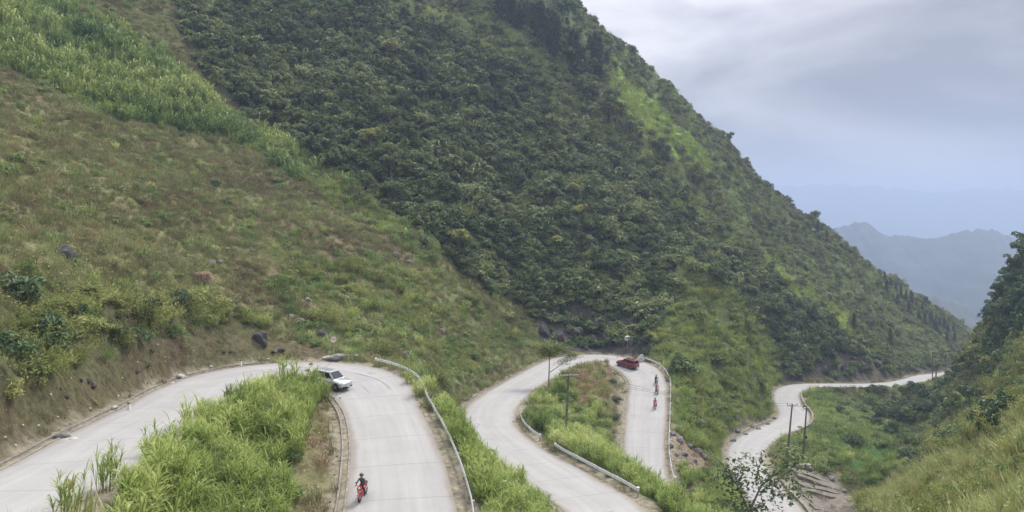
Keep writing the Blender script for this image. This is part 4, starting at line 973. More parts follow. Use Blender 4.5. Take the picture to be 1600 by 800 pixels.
for px, py, s in [(620,402,12),(640,412,9),(300,405,10),(255,397,14),(286,408,9),(330,415,14),(345,412,10),(355,392,8),(270,410,9),(540,470,12),(555,500,14),(575,512,9),(610,548,12),(632,560,18),(650,578,10),(455,500,10),(470,505,12),(450,485,9),(520,440,9),(590,470,8),(430,440,8),(395,395,8),(560,530,10),(240,345,7),(160,330,7),(20,545,6),(18,268,10),(660,500,9),(690,520,10),(480,470,8)]:
    boulder(px, py, s, RKG, 'weathered grey rock lying on the open slope', 'rocks on the open slope')
for px, py, s in [(150,630,3),(8,690,5),(24,700,4),(250,610,4),(270,600,5),(330,575,4),(405,563,4),(420,562,4),(140,640,4),(90,655,4),(35,668,4)]:
    boulder(px, py, s, RKW, 'small pale stone scattered on the earth bank', 'small stones on the earth bank', name='stone', cat='stone')
for px, py, s in [(1062,690,12),(1078,700,9),(1090,708,12),(1070,712,10),(1052,680,8),(1100,716,10),(1068,724,9),(1085,722,8),(1048,700,9),(1058,712,8)]:
    boulder(px, py, s, RKG, 'fallen rock in the rubble chute below the second hairpin', 'rubble below the guardrail')
for px, py, s in [(1146,690,8),(1165,680,6),(1185,672,7),(1200,664,6),(1152,676,8),(1210,655,6),(1176,668,7),(1262,735,12),(1300,750,9),(1290,790,10),(1320,770,8)]:
    boulder(px, py, s, RKG, 'jagged rock at the foot of the green spur or the stone terrace', 'rocks by the lowest road')
for px, py, s in [(850,525,16),(875,532,14),(900,528,18),(925,538,14),(950,535,18),(970,540,14),(890,510,14),(930,515,16),(865,500,12),(955,515,12),(915,545,10),(985,540,10),(1290,585,12),(1320,580,12),(1345,580,14),(1372,575,14),(1250,592,10),(1400,578,12),(1425,578,10),(1335,565,9)]:
    boulder(px, py, s, RKD, 'dark craggy rock in the cliff above the road', 'crags in the roadside cliffs', sc=(1, .8, 1.3), name='crag', cat='crag')

# loose stones on the bank, too many to count
def gn_pebbles():
    col_ = bpy.data.collections.new('pebbles'); LIB['pebble'] = (col_, [])
    for k, me in enumerate(RKG[:1] + RKD[:1] + RKW[:1]): o = bpy.data.objects.new('pebble_%02d' % k, me); col_.objects.link(o)
gn_pebbles()
scatter('loose_stones', 'pebble', {'bank': .4, 'bank2': .8, 'bank3': .3, 'cliff3': 1.0, 'rubble': 2.2, 'channel': 1.2, 'bank4': .8, 0: .06, 'cliff': .3}, .03, .12, 'loose stones and clods on the earth banks', 'stones', seed=21, minoff=.5, sink=.1)

# ------------------------------------------------------------------ marker stones, sign, mirror, poles
def marker(px, py, i0, i1, label, h=.75, group='marker stones at the road edge'):
    p_, k = road_hit(px, py, i0, i1); g = float(ground_z(p_.x, p_.y)[0]); root = thing('marker_stone', (p_.x, p_.y, g - .05), label, 'marker stone', group)
    MB().box((0, 0, h * .4), (.24, .2, h * .8), taper=(.9, .9), bevel=.02).build('stone', M_white, root); MB().box((0, 0, h * .88), (.215, .18, h * .2), taper=(.7, .7), bevel=.02).build('cap', M_tail if h > .8 else M_rock, root)
marker(201, 640, 0, RC_[5], 'white marker stone standing at the ditch of the upper road')
marker(376, 570, 0, RC_[7], 'white marker stone on the outer edge just before the first bend')
marker(462, 566, RC_[5], RC_[9], 'short marker stone on the outside of the first bend')
marker(965, 558, RC_[27], RC_[31], 'white marker stone left of the round mirror at the second hairpin')
marker(975, 560, RC_[28], RC_[32], 'white marker stone directly below the round mirror')
def on_ground(x, y, dz=0): return Vector((x, y, float(ground_z(x, y)[0]) + dz))
# road sign
p = P(521, 562, 86.5); p = on_ground(p[0], p[1], -.1); root = thing('road_sign', p, 'round white road sign on a grey post beside the first hairpin bend', 'road sign', rotz=R(-8))
hs_ = 2.15
MB().tube([(0, 0, 0), (0, 0, hs_ + .3)], .045, 8).build('post', M_post, root)
MB().tube([(0, -.05, hs_), (0, -.08, hs_)], .38, 28).build('plate', M_white, root)
MB().torus((0, -.085, hs_), .345, .03, 'Y', 28, 6).build('rim', plain('faded red border', (.42, .16, .14), .6), root)
a = MB(); [a.box((-.17 + .115 * k, -.09, hs_ + .05), (.075, .012, .13)) for k in range(4)]; a.build('lettering', plain('faded grey lettering', (.16, .15, .15), .7), root)
# convex mirror
p = on_ground((980 - CX) / F * 152.5, 152.5, -.1); root = thing('traffic_mirror', p, 'round convex traffic mirror on a thin post behind the second hairpin', 'mirror')
hp = (-(548 - HY) / F * 152.5) - p.z; hp = max(2.2, min(4.5, hp))
MB().tube([(0, 0, 0), (0, 0, hp)], .045, 8).build('post', M_post, root)
a = MB(); a.ball((0, -.1, hp), .52, (1, .25, 1), 3); a.build('mirror_face', M_chrome, root, True); MB().torus((0, -.08, hp), .52, .045, 'Y', 24, 6).build('rim', M_white, root)

def utility_pole(pt, top_z, label, arm=1.6, mat=M_pole, lean=(0, 0), insul=6, rz=0.0, arms=1, box=False):
    root = thing('utility_pole', pt, label, 'utility pole', None, rz); h = top_z - pt.z; T = Vector((lean[0], lean[1], h))
    MB().tube([(0, 0, -.3), T * .5, T], [.17, .14, .10], 10).build('pole', mat, root)
    for q in range(arms):
        z = T * (1 - .09 * q) - Vector((0, 0, .18))
        ar = MB(); ar.box(tuple(z + Vector((0, -.12, 0))), (arm, .09, .10)); ar.box(tuple(z + Vector((0, .12, 0))), (arm, .09, .10)); ar.tube([z + Vector((-arm * .33, 0, -.02)), z + Vector((0, 0, -.55))], .02, 5); ar.tube([z + Vector((arm * .33, 0, -.02)), z + Vector((0, 0, -.55))], .02, 5); a_ = ar.build('crossarm', M_post, root)
        for k in range(insul):
            x = (-.5 + k / max(1, insul - 1)) * arm * .95; MB().tube([z + Vector((x, 0, .05)), z + Vector((x, 0, .12)), z + Vector((x, 0, .16)), z + Vector((x, 0, .30))], [.03, .07, .05, .03], 8).build('insulator', M_ins, a_)
    bd_ = MB()
    for f_ in (.30, .45, .62, .78): bd_.torus(tuple(T * f_), .158 - .04 * f_, .018, 'Z' if False else 'Y', 4, 4) if False else bd_.tube([T * f_, T * f_ + Vector((0, 0, .07))], .17 - .05 * f_, 10)
    bd_.build('strap', M_rockd, root)
    if box: MB().box(tuple(T * .45 + Vector((.2, -.1, 0))), (.3, .25, .5), bevel=.02).build('junction_box', M_rockd, root)
    return root, pt + T
pA = hit(883, 688, 90, 120) or P(883, 688, 101); pA = Vector(pA)
_, tA = utility_pole(pA, (HY - 584) / F * pA.y, 'utility pole with a wide insulated crossarm in the greenery between the bends', 2.5, M_pole, ((889 - 883) / F * pA.y, 0), 7, R(12))
pB = hit(1229, 724, 100, 160); _, tB = utility_pole(pB, (HY - 631) / F * pB.y, 'left one of the two thin poles by the lowest road, leaning right', 1.6, M_wood, ((1238 - 1229) / F * pB.y, 0), 2, R(0))
pC = hit(1254, 722, 100, 160); _, tC = utility_pole(pC, (HY - 636) / F * pC.y, 'right one of the two thin poles by the lowest road, carrying a dark box', 1.4, M_wood, ((1262 - 1254) / F * pC.y, 0), 3, R(20), 1, True)
wr = thing('power_line', tA, 'thin power wires strung from the pole between the bends to the two lower poles', 'power line')
for dx_, tgt in ((-1.6, tB), (0, tB), (1.6, tC)):
    a_ = Vector((dx_, 0, .15)); b_ = tgt - tA + Vector((0, 0, .1)); MB().tube([a_.lerp(b_, j / 16) - Vector((0, 0, 1.1 * 4 * (j / 16) * (1 - j / 16))) for j in range(17)], .013, 4).build('wire', M_black, wr)
p_, k = road_hit(1451, 591, RC_[55], RC_[60]); pD = on_ground(p_.x - 1, p_.y - 4); utility_pole(pD, pD.z + 9, 'small utility pole in front of the lone tree on the far road', 1.4, M_wood, (0, 0), 2)
p_, k = road_hit(1475, 590, RC_[56], RC_[61]); pE = on_ground(p_.x + 2, p_.y - 3); utility_pole(pE, pE.z + 8, 'last utility pole beside the far road, right of the lone tree', 1.4, M_wood, (0, 0), 2)

# ------------------------------------------------------------------ vehicles
def wheel_parts(root, c, r, wd, name='wheel', rim=M_rim, hubr=.62):
    w_ = bpy.data.objects.new(name, None); C.objects.link(w_); w_.parent = root; w_.location = c
    MB().torus((0, 0, 0), r - wd * .42, wd * .5, 'Y', 28, 10).build('tyre', M_rubber, w_, True)
    a = MB(); a.tube([(0, -wd * .3, 0), (0, wd * .3, 0)], r * hubr, 20)
    for k in range(5):
        an = k * 1.2566; a.box((math.cos(an) * r * .33, 0, math.sin(an) * r * .33), (r * .5, wd * .72, r * .13), Euler((0, -an, 0)))
    a.tube([(0, -wd * .4, 0), (0, wd * .4, 0)], r * .14, 10); a.build('rim', rim, w_); return w_
def make_suv(paint_, label, group=None, step=False):
    """x forward, y left; 4.75 m long"""
    root = thing('parked_car' if False else 'suv', (0, 0, 0), label, 'car', group)
    def sec(x, w_, zb, zt, r_=.10):
        return [Vector((x, -w_ + .08, zb)), Vector((x, -w_, zb + .14)), Vector((x, -w_ - .015, (zb + zt) * .55)), Vector((x, -w_ + .03, zt - r_)), Vector((x, -w_ + .14, zt)), Vector((x, -w_ * .45, zt + .035)), Vector((x, w_ * .45, zt + .035)), Vector((x, w_ - .14, zt)), Vector((x, w_ - .03, zt - r_)), Vector((x, w_ + .015, (zb + zt) * .55)), Vector((x, w_, zb + .14)), Vector((x, w_ - .08, zb))]
    st = [(-2.36, .76, .50, .92), (-2.30, .86, .40, 1.04), (-2.0, .91, .34, 1.10), (-1.0, .93, .30, 1.12), (0, .93, .30, 1.10), (.75, .93, .30, 1.08), (1.2, .92, .32, 1.05), (1.7, .90, .34, 1.0), (2.1, .86, .36, .93), (2.3, .76, .40, .82), (2.38, .64, .46, .70)]
    MB().loft([sec(*q) for q in st]).build('body', paint_, root, True)
    # cabin: glass house with a painted roof
    def ring(x0, x1, w_, z): return [Vector((x0, -w_, z)), Vector((x1, -w_, z)), Vector((x1, w_, z)), Vector((x0, w_, z))]
    base = ring(-2.2, 1.12, .86, 1.06); top = ring(-1.95, .32, .70, 1.70)
    MB().loft([base, top]).build('pillar_frame', paint_, root)
    a = MB(); rs = []
    for f_, z, ins in ((0, 1.68, 0), (1, 1.73, .02), (2, 1.765, .12), (3, 1.775, .35)): rs.append([Vector((-2.06 + ins, -.73 + ins, z)), Vector((.40 - ins, -.73 + ins, z)), Vector((.40 - ins, .73 - ins, z)), Vector((-2.06 + ins, .73 - ins, z))])
    a.loft(rs).build('roof', paint_, root)
    def lerp(a_, b_, t_): return a_ + (b_ - a_) * t_
    for s in (-1, 1):
        for (u0, u1) in ((.06, .30), (.33, .62), (.65, .93)):
            def pt_(u, v):
                return Vector((lerp(lerp(-2.2, 1.12, u), lerp(-1.95, .32, u), v), s * (lerp(.86, .70, v) + .012), lerp(1.06, 1.70, v)))
            q = [pt_(u0, .12), pt_(u1, .12), pt_(u1, .90), pt_(u0, .90)]; q2 = [v + Vector((0, s * .008, 0)) for v in q]
            MB().loft([q, q2]).build('window', M_glass, root)
    def quad(pts_, off_, name, mat): q2 = [Vector(v) + Vector(off_) for v in pts_]; MB().loft([[Vector(v) for v in pts_], q2]).build(name, mat, root)
    def fr(v, w_): x = lerp(1.12, .32, v); z = lerp(1.06, 1.70, v); return (x + .012, w_, z + .006)
    wa, wb = .80, .66
    quad([fr(.10, -wa), fr(.10, wa), fr(.93, wb), fr(.93, -wb)], (.008, 0, .006), 'windscreen', M_glass)
    def rr_(v, w_): x = lerp(-2.2, -1.95, v); z = lerp(1.06, 1.70, v); return (x - .012, w_, z)
    quad([rr_(.15, -.76), rr_(.15, .76), rr_(.88, .64), rr_(.88, -.64)], (-.008, 0, 0), 'rear_window', M_glass)
    for s in (-1, 1):
        MB().box((2.17, s * .66, .84), (.30, .30, .13), Euler((0, 0, -s * .55)), bevel=.03).build('headlight', M_lamp, root)
        MB().box((-2.30, s * .76, .98), (.10, .16, .30), bevel=.02).build('tail_light', M_tail, root)
        MB().box((.72, s * 1.02, 1.14), (.16, .20, .15), bevel=.04).build('wing_mirror', paint_, root)
        for x in (-1.36, 1.42):
            MB().tube([(x, s * .905, .37), (x, s * .945, .37)], .43, 24).build('wheel_arch', M_black, root)
            w_ = wheel_parts(root, (x, s * .86, .37), .37, .25)
        MB().box((.05, s * .99, .33), (2.0, .13, .06) if step else (1.9, .05, .07), bevel=.015).build('side_step', M_rim if step else M_black, root)
        for x in (-.72, .22): MB().box((x, s * .945, .95), (.16, .03, .03)).build('door_handle', M_chrome, root)
        for x in (-.86, .08, .92): MB().box((x, s * .938, .72), (.012, .012, .62)).build('door_seam', M_black, root)
    MB().box((2.33, 0, .70), (.06, .80, .18), bevel=.02).build('grille', M_black, root); MB().box((2.30, 0, .46), (.22, 1.45, .18), bevel=.05).build('front_bumper', M_black, root)
    MB().box((-2.34, 0, .52), (.18, 1.62, .26), bevel=.05).build('rear_bumper', M_black, root); MB().box((2.43, 0, .50), (.02, .46, .12)).build('number_plate', M_white, root); MB().box((-2.44, 0, .60), (.02, .46, .14)).build('number_plate', M_white, root)
    return root
def set_on_road(o, px, py, i0, i1, head, lift=0.0):
    p_, k = road_hit(px, py, i0, i1)
    a_ = Vector((math.cos(head), math.sin(head))); t_ = Vector((tan[k, 0], tan[k, 1])); sl = (RD[k + 3, 2] - RD[k - 3, 2]) / (arc[k + 3] - arc[k - 3]) * a_.dot(t_)
    o.location = p_ + Vector((0, 0, lift)); o.rotation_euler = Euler((0, -math.atan(sl), head)); return p_, k
silver = make_suv(M_silver, 'silver suv half hidden by tall grass at the first hairpin bend'); set_on_road(silver, 517, 606, RC_[6], RC_[10], R(-27)); silver.scale = (.88, .92, .96)
redc = make_suv(M_red, 'dark red suv driving up around the second hairpin bend', step=True); set_on_road(redc, 980, 574, RC_[28], RC_[33], R(138)); redc.scale = (.90, .92, .95)

def skin_person(name, nodes, edges, radii, parent=None):
    bm_ = bmesh.new(); L_ = bm_.verts.layers.skin.verify(); vs_ = [bm_.verts.new(n_) for n_ in nodes]
    for i, v in enumerate(vs_): v[L_].radius = (radii[i], radii[i]); v[L_].use_root = (i == 0)
    for a_, b_ in edges: bm_.edges.new((vs_[a_], vs_[b_]))
    me = bpy.data.meshes.new(name + ' skeleton'); bm_.to_mesh(me); bm_.free(); o = bpy.data.objects.new('tmp', me); C.objects.link(o)
    o.modifiers.new('skin', 'SKIN').use_smooth_shade = True; sd_ = o.modifiers.new('sub', 'SUBSURF'); sd_.levels = 2; sd_.render_levels = 2
    dg_ = bpy.context.evaluated_depsgraph_get(); dg_.update(); m2 = bpy.data.meshes.new_from_object(o.evaluated_get(dg_)); bpy.data.objects.remove(o); bpy.data.meshes.remove(me); return m2
M_skin = plain('skin', (.42, .26, .18), .55, 0, .05)
def rider_mesh():
    """seated astride, x forward, saddle at z .78; reaches to the bars"""
    Nn = [(0, 0, .90), (.03, 0, 1.05), (.08, 0, 1.22), (.12, 0, 1.37), (.135, 0, 1.45), (.15, 0, 1.53), (.155, 0, 1.62)]; Rr_ = [.135, .125, .14, .115, .055, .085, .095]; E = [(0, 1), (1, 2), (2, 3), (3, 4), (4, 5), (5, 6)]
    def add(p, r_, par): Nn.append(p); Rr_.append(r_); E.append((par, len(Nn) - 1)); return len(Nn) - 1
    add((.245, 0, 1.565), .014, 5)                         # nose
    for s in (-1, 1):
        k = add((.12, s * .17, 1.36), .062, 3); k = add((.26, s * .27, 1.18), .048, k); k = add((.47, s * .31, 1.06), .036, k); w_ = add((.53, s * .31, 1.05), .030, k)
        for j, l_ in enumerate((.05, .058, .055, .045)):
            y = s * (.285 + j * .018); f_ = add((.585, y, 1.055), .0095, w_); f_ = add((.585 + l_ * .5, y, 1.035), .009, f_); add((.585, y, 1.0), .008, f_)
        t_ = add((.54, s * .275, 1.03), .011, w_); add((.575, s * .268, 1.015), .009, t_)
        k = add((.05, s * .12, .86), .095, 0); k = add((.36, s * .21, .80), .072, k); k = add((.24, s * .22, .42), .052, k); k = add((.20, s * .22, .34), .042, k); add((.38, s * .24, .31), .042, k)
    return skin_person('rider', Nn, E, Rr_)
RM0 = rider_mesh()
def rider(parent_bike_xf, jacket, trousers, helmet, label):
    me = RM0.copy(); me.name = 'person'
    for m_ in (jacket, trousers, M_skin, M_black): me.materials.append(m_)
    for f_ in me.polygons:
        c = f_.center; f_.material_index = 0
        if c.z > 1.43 or (c.x > .49 and c.z > .9): f_.material_index = 2
        elif c.z < .95 and not (abs(c.y) > .25 and c.z > .95): f_.material_index = 1 if c.z > .38 else 3
    o = link('person', me); o.matrix_world = parent_bike_xf; tag(o, label, 'person')
    a = MB(); q = bmesh.ops.create_icosphere(a.bm, subdivisions=3, radius=.152)
    for v in q['verts']:
        v.co = Vector((v.co.x * 1.12, v.co.y * .95, v.co.z * 1.0))
    bmesh.ops.delete(a.bm, geom=[v for v in a.bm.verts if v.co.z < -.03 and v.co.x > .02 or v.co.z < -.09], context='VERTS')
    hlm = a.build('helmet', helmet, o, True, (.145, 0, 1.635)); hlm.modifiers.new('thick', 'SOLIDIFY').thickness = .018
    return o
def motorbike(label, body_mat, big=False):
    root = thing('motorbike', (0, 0, 0), label, 'motorbike')
    r = .30
    for x in (-.62, .64): wheel_parts(root, (x, 0, r), r, .10, 'wheel', M_rim, .30)
    MB().tube([(.64, .07, r), (.56, .07, .62), (.44, .05, .98)], .022, 8).tube([(.64, -.07, r), (.56, -.07, .62), (.44, -.05, .98)], .022, 8).build('fork', M_chrome, root)
    MB().loft([[Vector((x, y, z)) for x, y, z in s_] for s_ in (
        [(.40, -.20, .34), (.50, -.20, .60), (.52, -.18, .86), (.52, .18, .86), (.50, .20, .60), (.40, .20, .34)], [(.46, -.12, .34), (.60, -.12, .60), (.60, -.10, .90), (.60, .10, .90), (.60, .12, .60), (.46, .12, .34)])]).build('leg_shield', body_mat, root)
    MB().box((.60, 0, .98), (.20, .30, .18), bevel=.05).build('headlamp_cowl', body_mat, root); MB().ball((.70, 0, .97), .075, (.5, 1.2, 1)).build('headlight', M_lamp, root, True)
    secs = []
    for x, w_, zb, zt in ((-.85, .07, .66, .76), (-.6, .13, .48, .76), (-.25, .15, .40, .74), (0, .13, .34, .68), (.2, .09, .32, .52), (.40, .07, .34, .50)): secs.append([Vector((x, -w_, zb + .05)), Vector((x, -w_ * .9, zt)), Vector((x, w_ * .9, zt)), Vector((x, w_, zb + .05)), Vector((x, 0, zb))])
    MB().loft(secs).build('body', body_mat, root, True)
    secs = [[Vector((x, -w_, z - .05)), Vector((x, -w_ * .8, z + .03)), Vector((x, w_ * .8, z + .03)), Vector((x, w_, z - .05))] for x, w_, z in ((-.8, .08, .83), (-.5, .14, .81), (-.1, .13, .77), (.12, .07, .74))]
    MB().loft(secs).build('seat', M_black, root, True)
    MB().tube([(.40, -.36, 1.04), (.46, -.18, 1.02), (.48, 0, .99), (.46, .18, 1.02), (.40, .36, 1.04)], .016, 8).build('handlebar', M_black, root)
    for s in (-1, 1):
        MB().tube([(.46, s * .22, 1.02), (.46, s * .27, 1.20)], .008, 5).ball((.45, s * .28, 1.24), .055, (.4, 1.2, .8)).build('mirror', M_black, root)
        MB().tube([(.60, s * .15, .82), (.63, s * .15, .82)], .04, 10).build('indicator', plain('amber lens', (.6, .25, .03), .3), root)
    f_ = MB(); secs = []
    for k in range(7):
        an = R(20 + k * 22); secs.append([Vector((.64 + math.cos(an) * .345, -.06, r + math.sin(an) * .345)), Vector((.64 + math.cos(an) * .365, 0, r + math.sin(an) * .365)), Vector((.64 + math.cos(an) * .345, .06, r + math.sin(an) * .345))])
    mg_ = f_.loft(secs, cap=False).build('mudguard', body_mat, root); mg_.modifiers.new('thick', 'SOLIDIFY').thickness = .008
    MB().tube([(.1, -.13, .30), (-.3, -.17, .32), (-.75, -.19, .40)], [.025, .04, .045], 10).build('exhaust', M_chrome, root); MB().box((-.05, 0, .33), (.34, .20, .20), bevel=.04).build('engine', M_rockd, root); MB().tube([(.0, -.3, .30), (.0, .3, .30)], .018, 6).build('footrest', M_black, root)
    MB().box((-.9, 0, .70), (.05, .16, .09), bevel=.015).build('tail_light', M_tail, root); MB().box((.62, 0, .56) if False else (.615, 0, .72), (.01, .16, .10)).build('badge_plate', M_white, root)
    return root
jk = lambda n_, c: plain(n_, c, .85, 0, .2, 12)
J_grey = jk('grey brown jacket', (.085, .07, .075)); J_blk = jk('black jacket', (.022, .022, .026)); J_red = jk('red jacket', (.42, .04, .05)); J_rose = jk('faded red jacket', (.40, .13, .12)); T_dk = jk('dark trousers', (.03, .03, .04)); H_blk = paint('black helmet', (.02, .02, .022), 0); H_red = paint('red helmet', (.35, .03, .03), 0); M_bk = paint('black motorbike plastic', (.03, .03, .034), 0); M_gy = paint('grey motorbike plastic', (.22, .23, .25), 0)
def ride(px, py, i0, i1, head, mb_label, p_label, body, jacket, helmet, tr=T_dk):
    b = motorbike(mb_label, body); set_on_road(b, px, py, i0, i1, head); bpy.context.view_layer.update(); rider(b.matrix_world.copy(), jacket, tr, helmet, p_label)
def hd(i, flip=False): return math.atan2(tan[i, 1], tan[i, 0])
ride(567, 779, RC_[10], RC_[14], R(-97), 'bright red scooter riding down the first switchback towards the viewer', 'rider in a grey brown jacket and dark helmet on the bright red scooter', M_bike, J_grey, H_blk)
ride(1025, 601, RC_[31], RC_[34], R(-92), 'black motorbike first in line below the red car', 'rider dressed in black on the motorbike nearest the red car', M_bk, J_blk, H_blk)
ride(1026, 615, RC_[31], RC_[35], R(-88), 'grey motorbike in the middle of three on the far switchback', 'rider in a faded red jacket on the middle one of three motorbikes', M_gy, J_rose, H_red)
ride(1023.5, 638, RC_[31], RC_[36], R(-98), 'dark red motorbike at the front of three on the far switchback', 'rider in a bright red jacket and black helmet on the lowest of three motorbikes', M_bike, J_red, H_blk)
ride(1479, 587, RC_[56], RC_[60], R(20), 'tiny dark motorbike on the farthest visible stretch of road', 'tiny rider in black on the farthest stretch of road', M_bk, J_blk, H_blk)

# ------------------------------------------------------------------ single plants and trees
def plant(name, parts, p, s, label, cat, group=None, rz=None, tilt=0.0, sz=1.0):
    root = bpy.data.objects.new(name, None); root.empty_display_size = .3; C.objects.link(root); root.location = p; root.scale = (s, s, s * sz); root.rotation_euler = (random.uniform(-tilt, tilt), random.uniform(-tilt, tilt), random.uniform(0, 6.28) if rz is None else rz)
    tag(root, label, cat, group)
    for nm, me in parts: o = bpy.data.objects.new(nm, me); C.objects.link(o); o.parent = root
    return root
def fin(G, name, mat): me = G.mesh(name); me.materials.append(mat); return me
def stems(seed, n_=5, h=.9, r=.03, sp=.35):
    rg_ = np.random.default_rng(seed); G = Geo()
    for k in range(n_):
        a = rg_.uniform(0, 6.28); q = rg_.uniform(.1, sp); tube(G, (0, 0, -.15), (math.cos(a) * q, math.sin(a) * q, h * rg_.uniform(.6, 1)), r, r * .4, 5, .3)
    return G
# conifer: whorls of drooping boughs
def conifer(seed, h=7.0, rb=1.9):
    rg_ = np.random.default_rng(seed); G = Geo(); T = Geo(); tube(T, (0, 0, -.3), (0, 0, h * .95), .13, .03, 6, .3)
    z = h * .10
    while z < h * .985:
        f_ = 1 - (z / h); L = rb * (f_ ** .6) * rg_.uniform(.75, 1.1) + .08; nb = 7
        for k in range(nb):
            a = rg_.uniform(0, 6.28); n_ = 7; t_ = np.linspace(.15, 1, n_); c = np.stack([np.cos(a) * t_ * L, np.sin(a) * t_ * L, z - t_ ** 1.5 * L * .35], 1)
            for rep in range(2):
                pos = c + rg_.normal(size=c.shape) * .10; nr = unit(rg_.normal(size=c.shape) * .5 + np.array([math.cos(a) * .4, math.sin(a) * .4, 1.])); V, Fq = leaf_quads(pos, nr, .22 * rg_.uniform(.7, 1.3, n_), .42, rg_); G.add(V, Fq, np.repeat(rg_.uniform(0, 1, n_), 4))
        z += h * .035 * rg_.uniform(.8, 1.2)
    return fin(G, 'crown', LM['pine']), fin(T, 'trunk', M_bark)
CON = [conifer(s, h) for s, h in ((201, 7.5), (202, 6.5), (203, 8.2))]
def put_conifer(px, py, s, label, group):
    p = hit(px, py, 60)
    if p is None: return
    c, t_ = random.choice(CON); plant('conifer', [('crown', c), ('trunk', t_)], p + Vector((0, 0, -.2)), s, label, 'conifer', group, tilt=.03)
for k in range(58):
    f_ = random.random(); px = 775 + 165 * f_ + random.uniform(-10, 16); py = 12 + 108 * f_ + random.uniform(-20, 14)
    put_conifer(px, py, random.uniform(.85, 1.3), 'dark conifer in the wood high on the mountain shoulder', 'conifers in the high wood')
for px, py in [(1278,358),(1284,364),(1292,370),(1333,398),(1374,430),(1382,436),(1392,446),(1400,452),(1408,458),(1416,466),(1424,470),(1432,476),(1441,482),(1447,486),(1455,498),(1462,508),(1468,505),(1476,510),(1482,514),(1490,520),(1385,455),(1402,472),(1420,488),(1436,500),(1446,505),(1463,520),(1480,528),(1492,528)]:
    put_conifer(px, py + 5, random.uniform(.5, .85), 'small conifer along the far skyline ridge', 'conifers on the far ridge')
for px, py, s in [(1392,540,.9),(1335,520,.8),(1455,470,.5)]: put_conifer(px, py, s, 'lone small conifer on the far green slope', 'lone conifers on the far slope')

# broadleaf trees and shrubs
def tree(seed, h=5.0, cr=1.8, count=900, size=.16, mat='darkwood', asp=.42, lobes=9, trunk_h=.5, bark=M_bark):
    rg_ = np.random.default_rng(seed); G = Geo(); T = Geo(); cs = []; rs = []; fork = np.array([rg_.uniform(-.15, .15), rg_.uniform(-.15, .15), h * trunk_h])
    tube(T, (0, 0, -.4), fork, h * .028, h * .018, 7, .3)
    for k in range(lobes):
        a = k * 2.4 + rg_.uniform(-.4, .4); q = cr * rg_.uniform(.25, .85); c = np.array([math.cos(a) * q, math.sin(a) * q, h * rg_.uniform(trunk_h + .08, .95)]); cs.append(c); rs.append(cr * rg_.uniform(.26, .45)); m_ = (fork + c) / 2 + rg_.normal(size=3) * .12
        tube(T, fork, m_, h * .013, h * .009, 5, .3); tube(T, m_, c, h * .009, h * .003, 5, .3)
    leaves(G, cs, rs, count, size, rg_, asp, .75); return fin(G, 'crown', LM[mat]), fin(T, 'trunk', bark)
def shrub(Gf, seed, mat, name='foliage'): return [(name, fin(Gf, 'foliage', LM[mat])), ('stem', fin(stems(seed), 'stem', M_bark))]
S_h = [shrub(wispy(300 + k, 46, 2.3), 310 + k, 'hedge') for k in range(3)] + [shrub(bush(305 + k, 900, .085, 10), 315 + k, 'hedge') for k in range(2)]
for (px, py, s, lb) in [(25,560,1.5,'feathery green bush over the bank at the left edge of the photo'),(70,545,1.4,'wide feathery bush second from the left over the earth bank'),(120,530,1.6,'tall arching bush third from the left over the earth bank'),(175,520,1.5,'pale arching bush spilling over the highest part of the bank'),(215,500,1.2,'rounded bush at the right end of the big hedge'),(45,505,1.2,'bushy shrub behind the leftmost feathery bush'),(95,495,1.2,'upper bush behind the second feathery bush'),(150,480,1.2,'upright light bush at the top of the hedge'),(15,620,1.0,'dark leafy bush low on the left edge just above the bank'),(262,500,1.0,'mid green bush right of the big hedge'),(300,490,1.0,'loose green bush above the middle of the bank'),(345,500,.9,'small green bush above the bend of the bank'),(385,505,.9,'small dark bush left of the slanted boulder')]:
    p = hit(px, py)
    if p: plant('bush', S_h[random.randrange(5)], p + Vector((0, 0, -.15)), s, lb, 'bush')
S_d = [shrub(bush(320 + k, 700, .11, 10, .4), 330 + k, 'darkwood') for k in range(3)]
S_c = [[('leaves', fin(cane_clump(340 + k, 22, 2.0, .6), 'leaves', LM['cane']))] for k in range(3)]
S_m = [[('leaves', fin(maize(350 + k, 7), 'leaves', LM['corn']))] for k in range(2)]
for px, py, s, lb, S in [(215,303,.95,'bright green leafy clump standing alone on the dry slope, left half',S_m),(238,303,.9,'bright green leafy clump standing alone on the dry slope, right half',S_m),
    (590,532,1.0,'dark green spiky plant with brown stems above the guardrail',S_m),(627,535,.85,'pale yellow green bush right of the spiky plant',S_c),(655,540,.8,'second pale green bush on the slope above the guardrail',S_c),(560,545,.8,'light green clump left of the spiky plant, near the grey slab',S_c),
    (498,440,.9,'light green grass clump in the middle of the open slope',S_c),(520,442,.75,'smaller light green clump right of the first in mid slope',S_c),(478,420,.6,'light green tuft left of the mid slope clumps',S_c),
    (196,462,.9,'light green grass clump above the hedge',S_c),(205,480,.7,'narrow green plant just below the grass clump above the hedge',S_m),(278,465,.6,'bright tuft of grass left of the haystack foot',S_c),(318,466,.8,'bright tuft of grass directly below the haystack',S_c),(655,620,.9,'light bush on the slope right of the curved guardrail',S_c),(640,600,.7,'pale bush just above the curved guardrail',S_c),
    (760,560,.8,'light green bush on the bank above the middle road',S_c),(795,520,.7,'bright green tuft near the forest edge',S_c)]:
    p = hit(px, py)
    if p: plant('plant', random.choice(S), p + Vector((0, 0, -.1)), s, lb, 'plant')
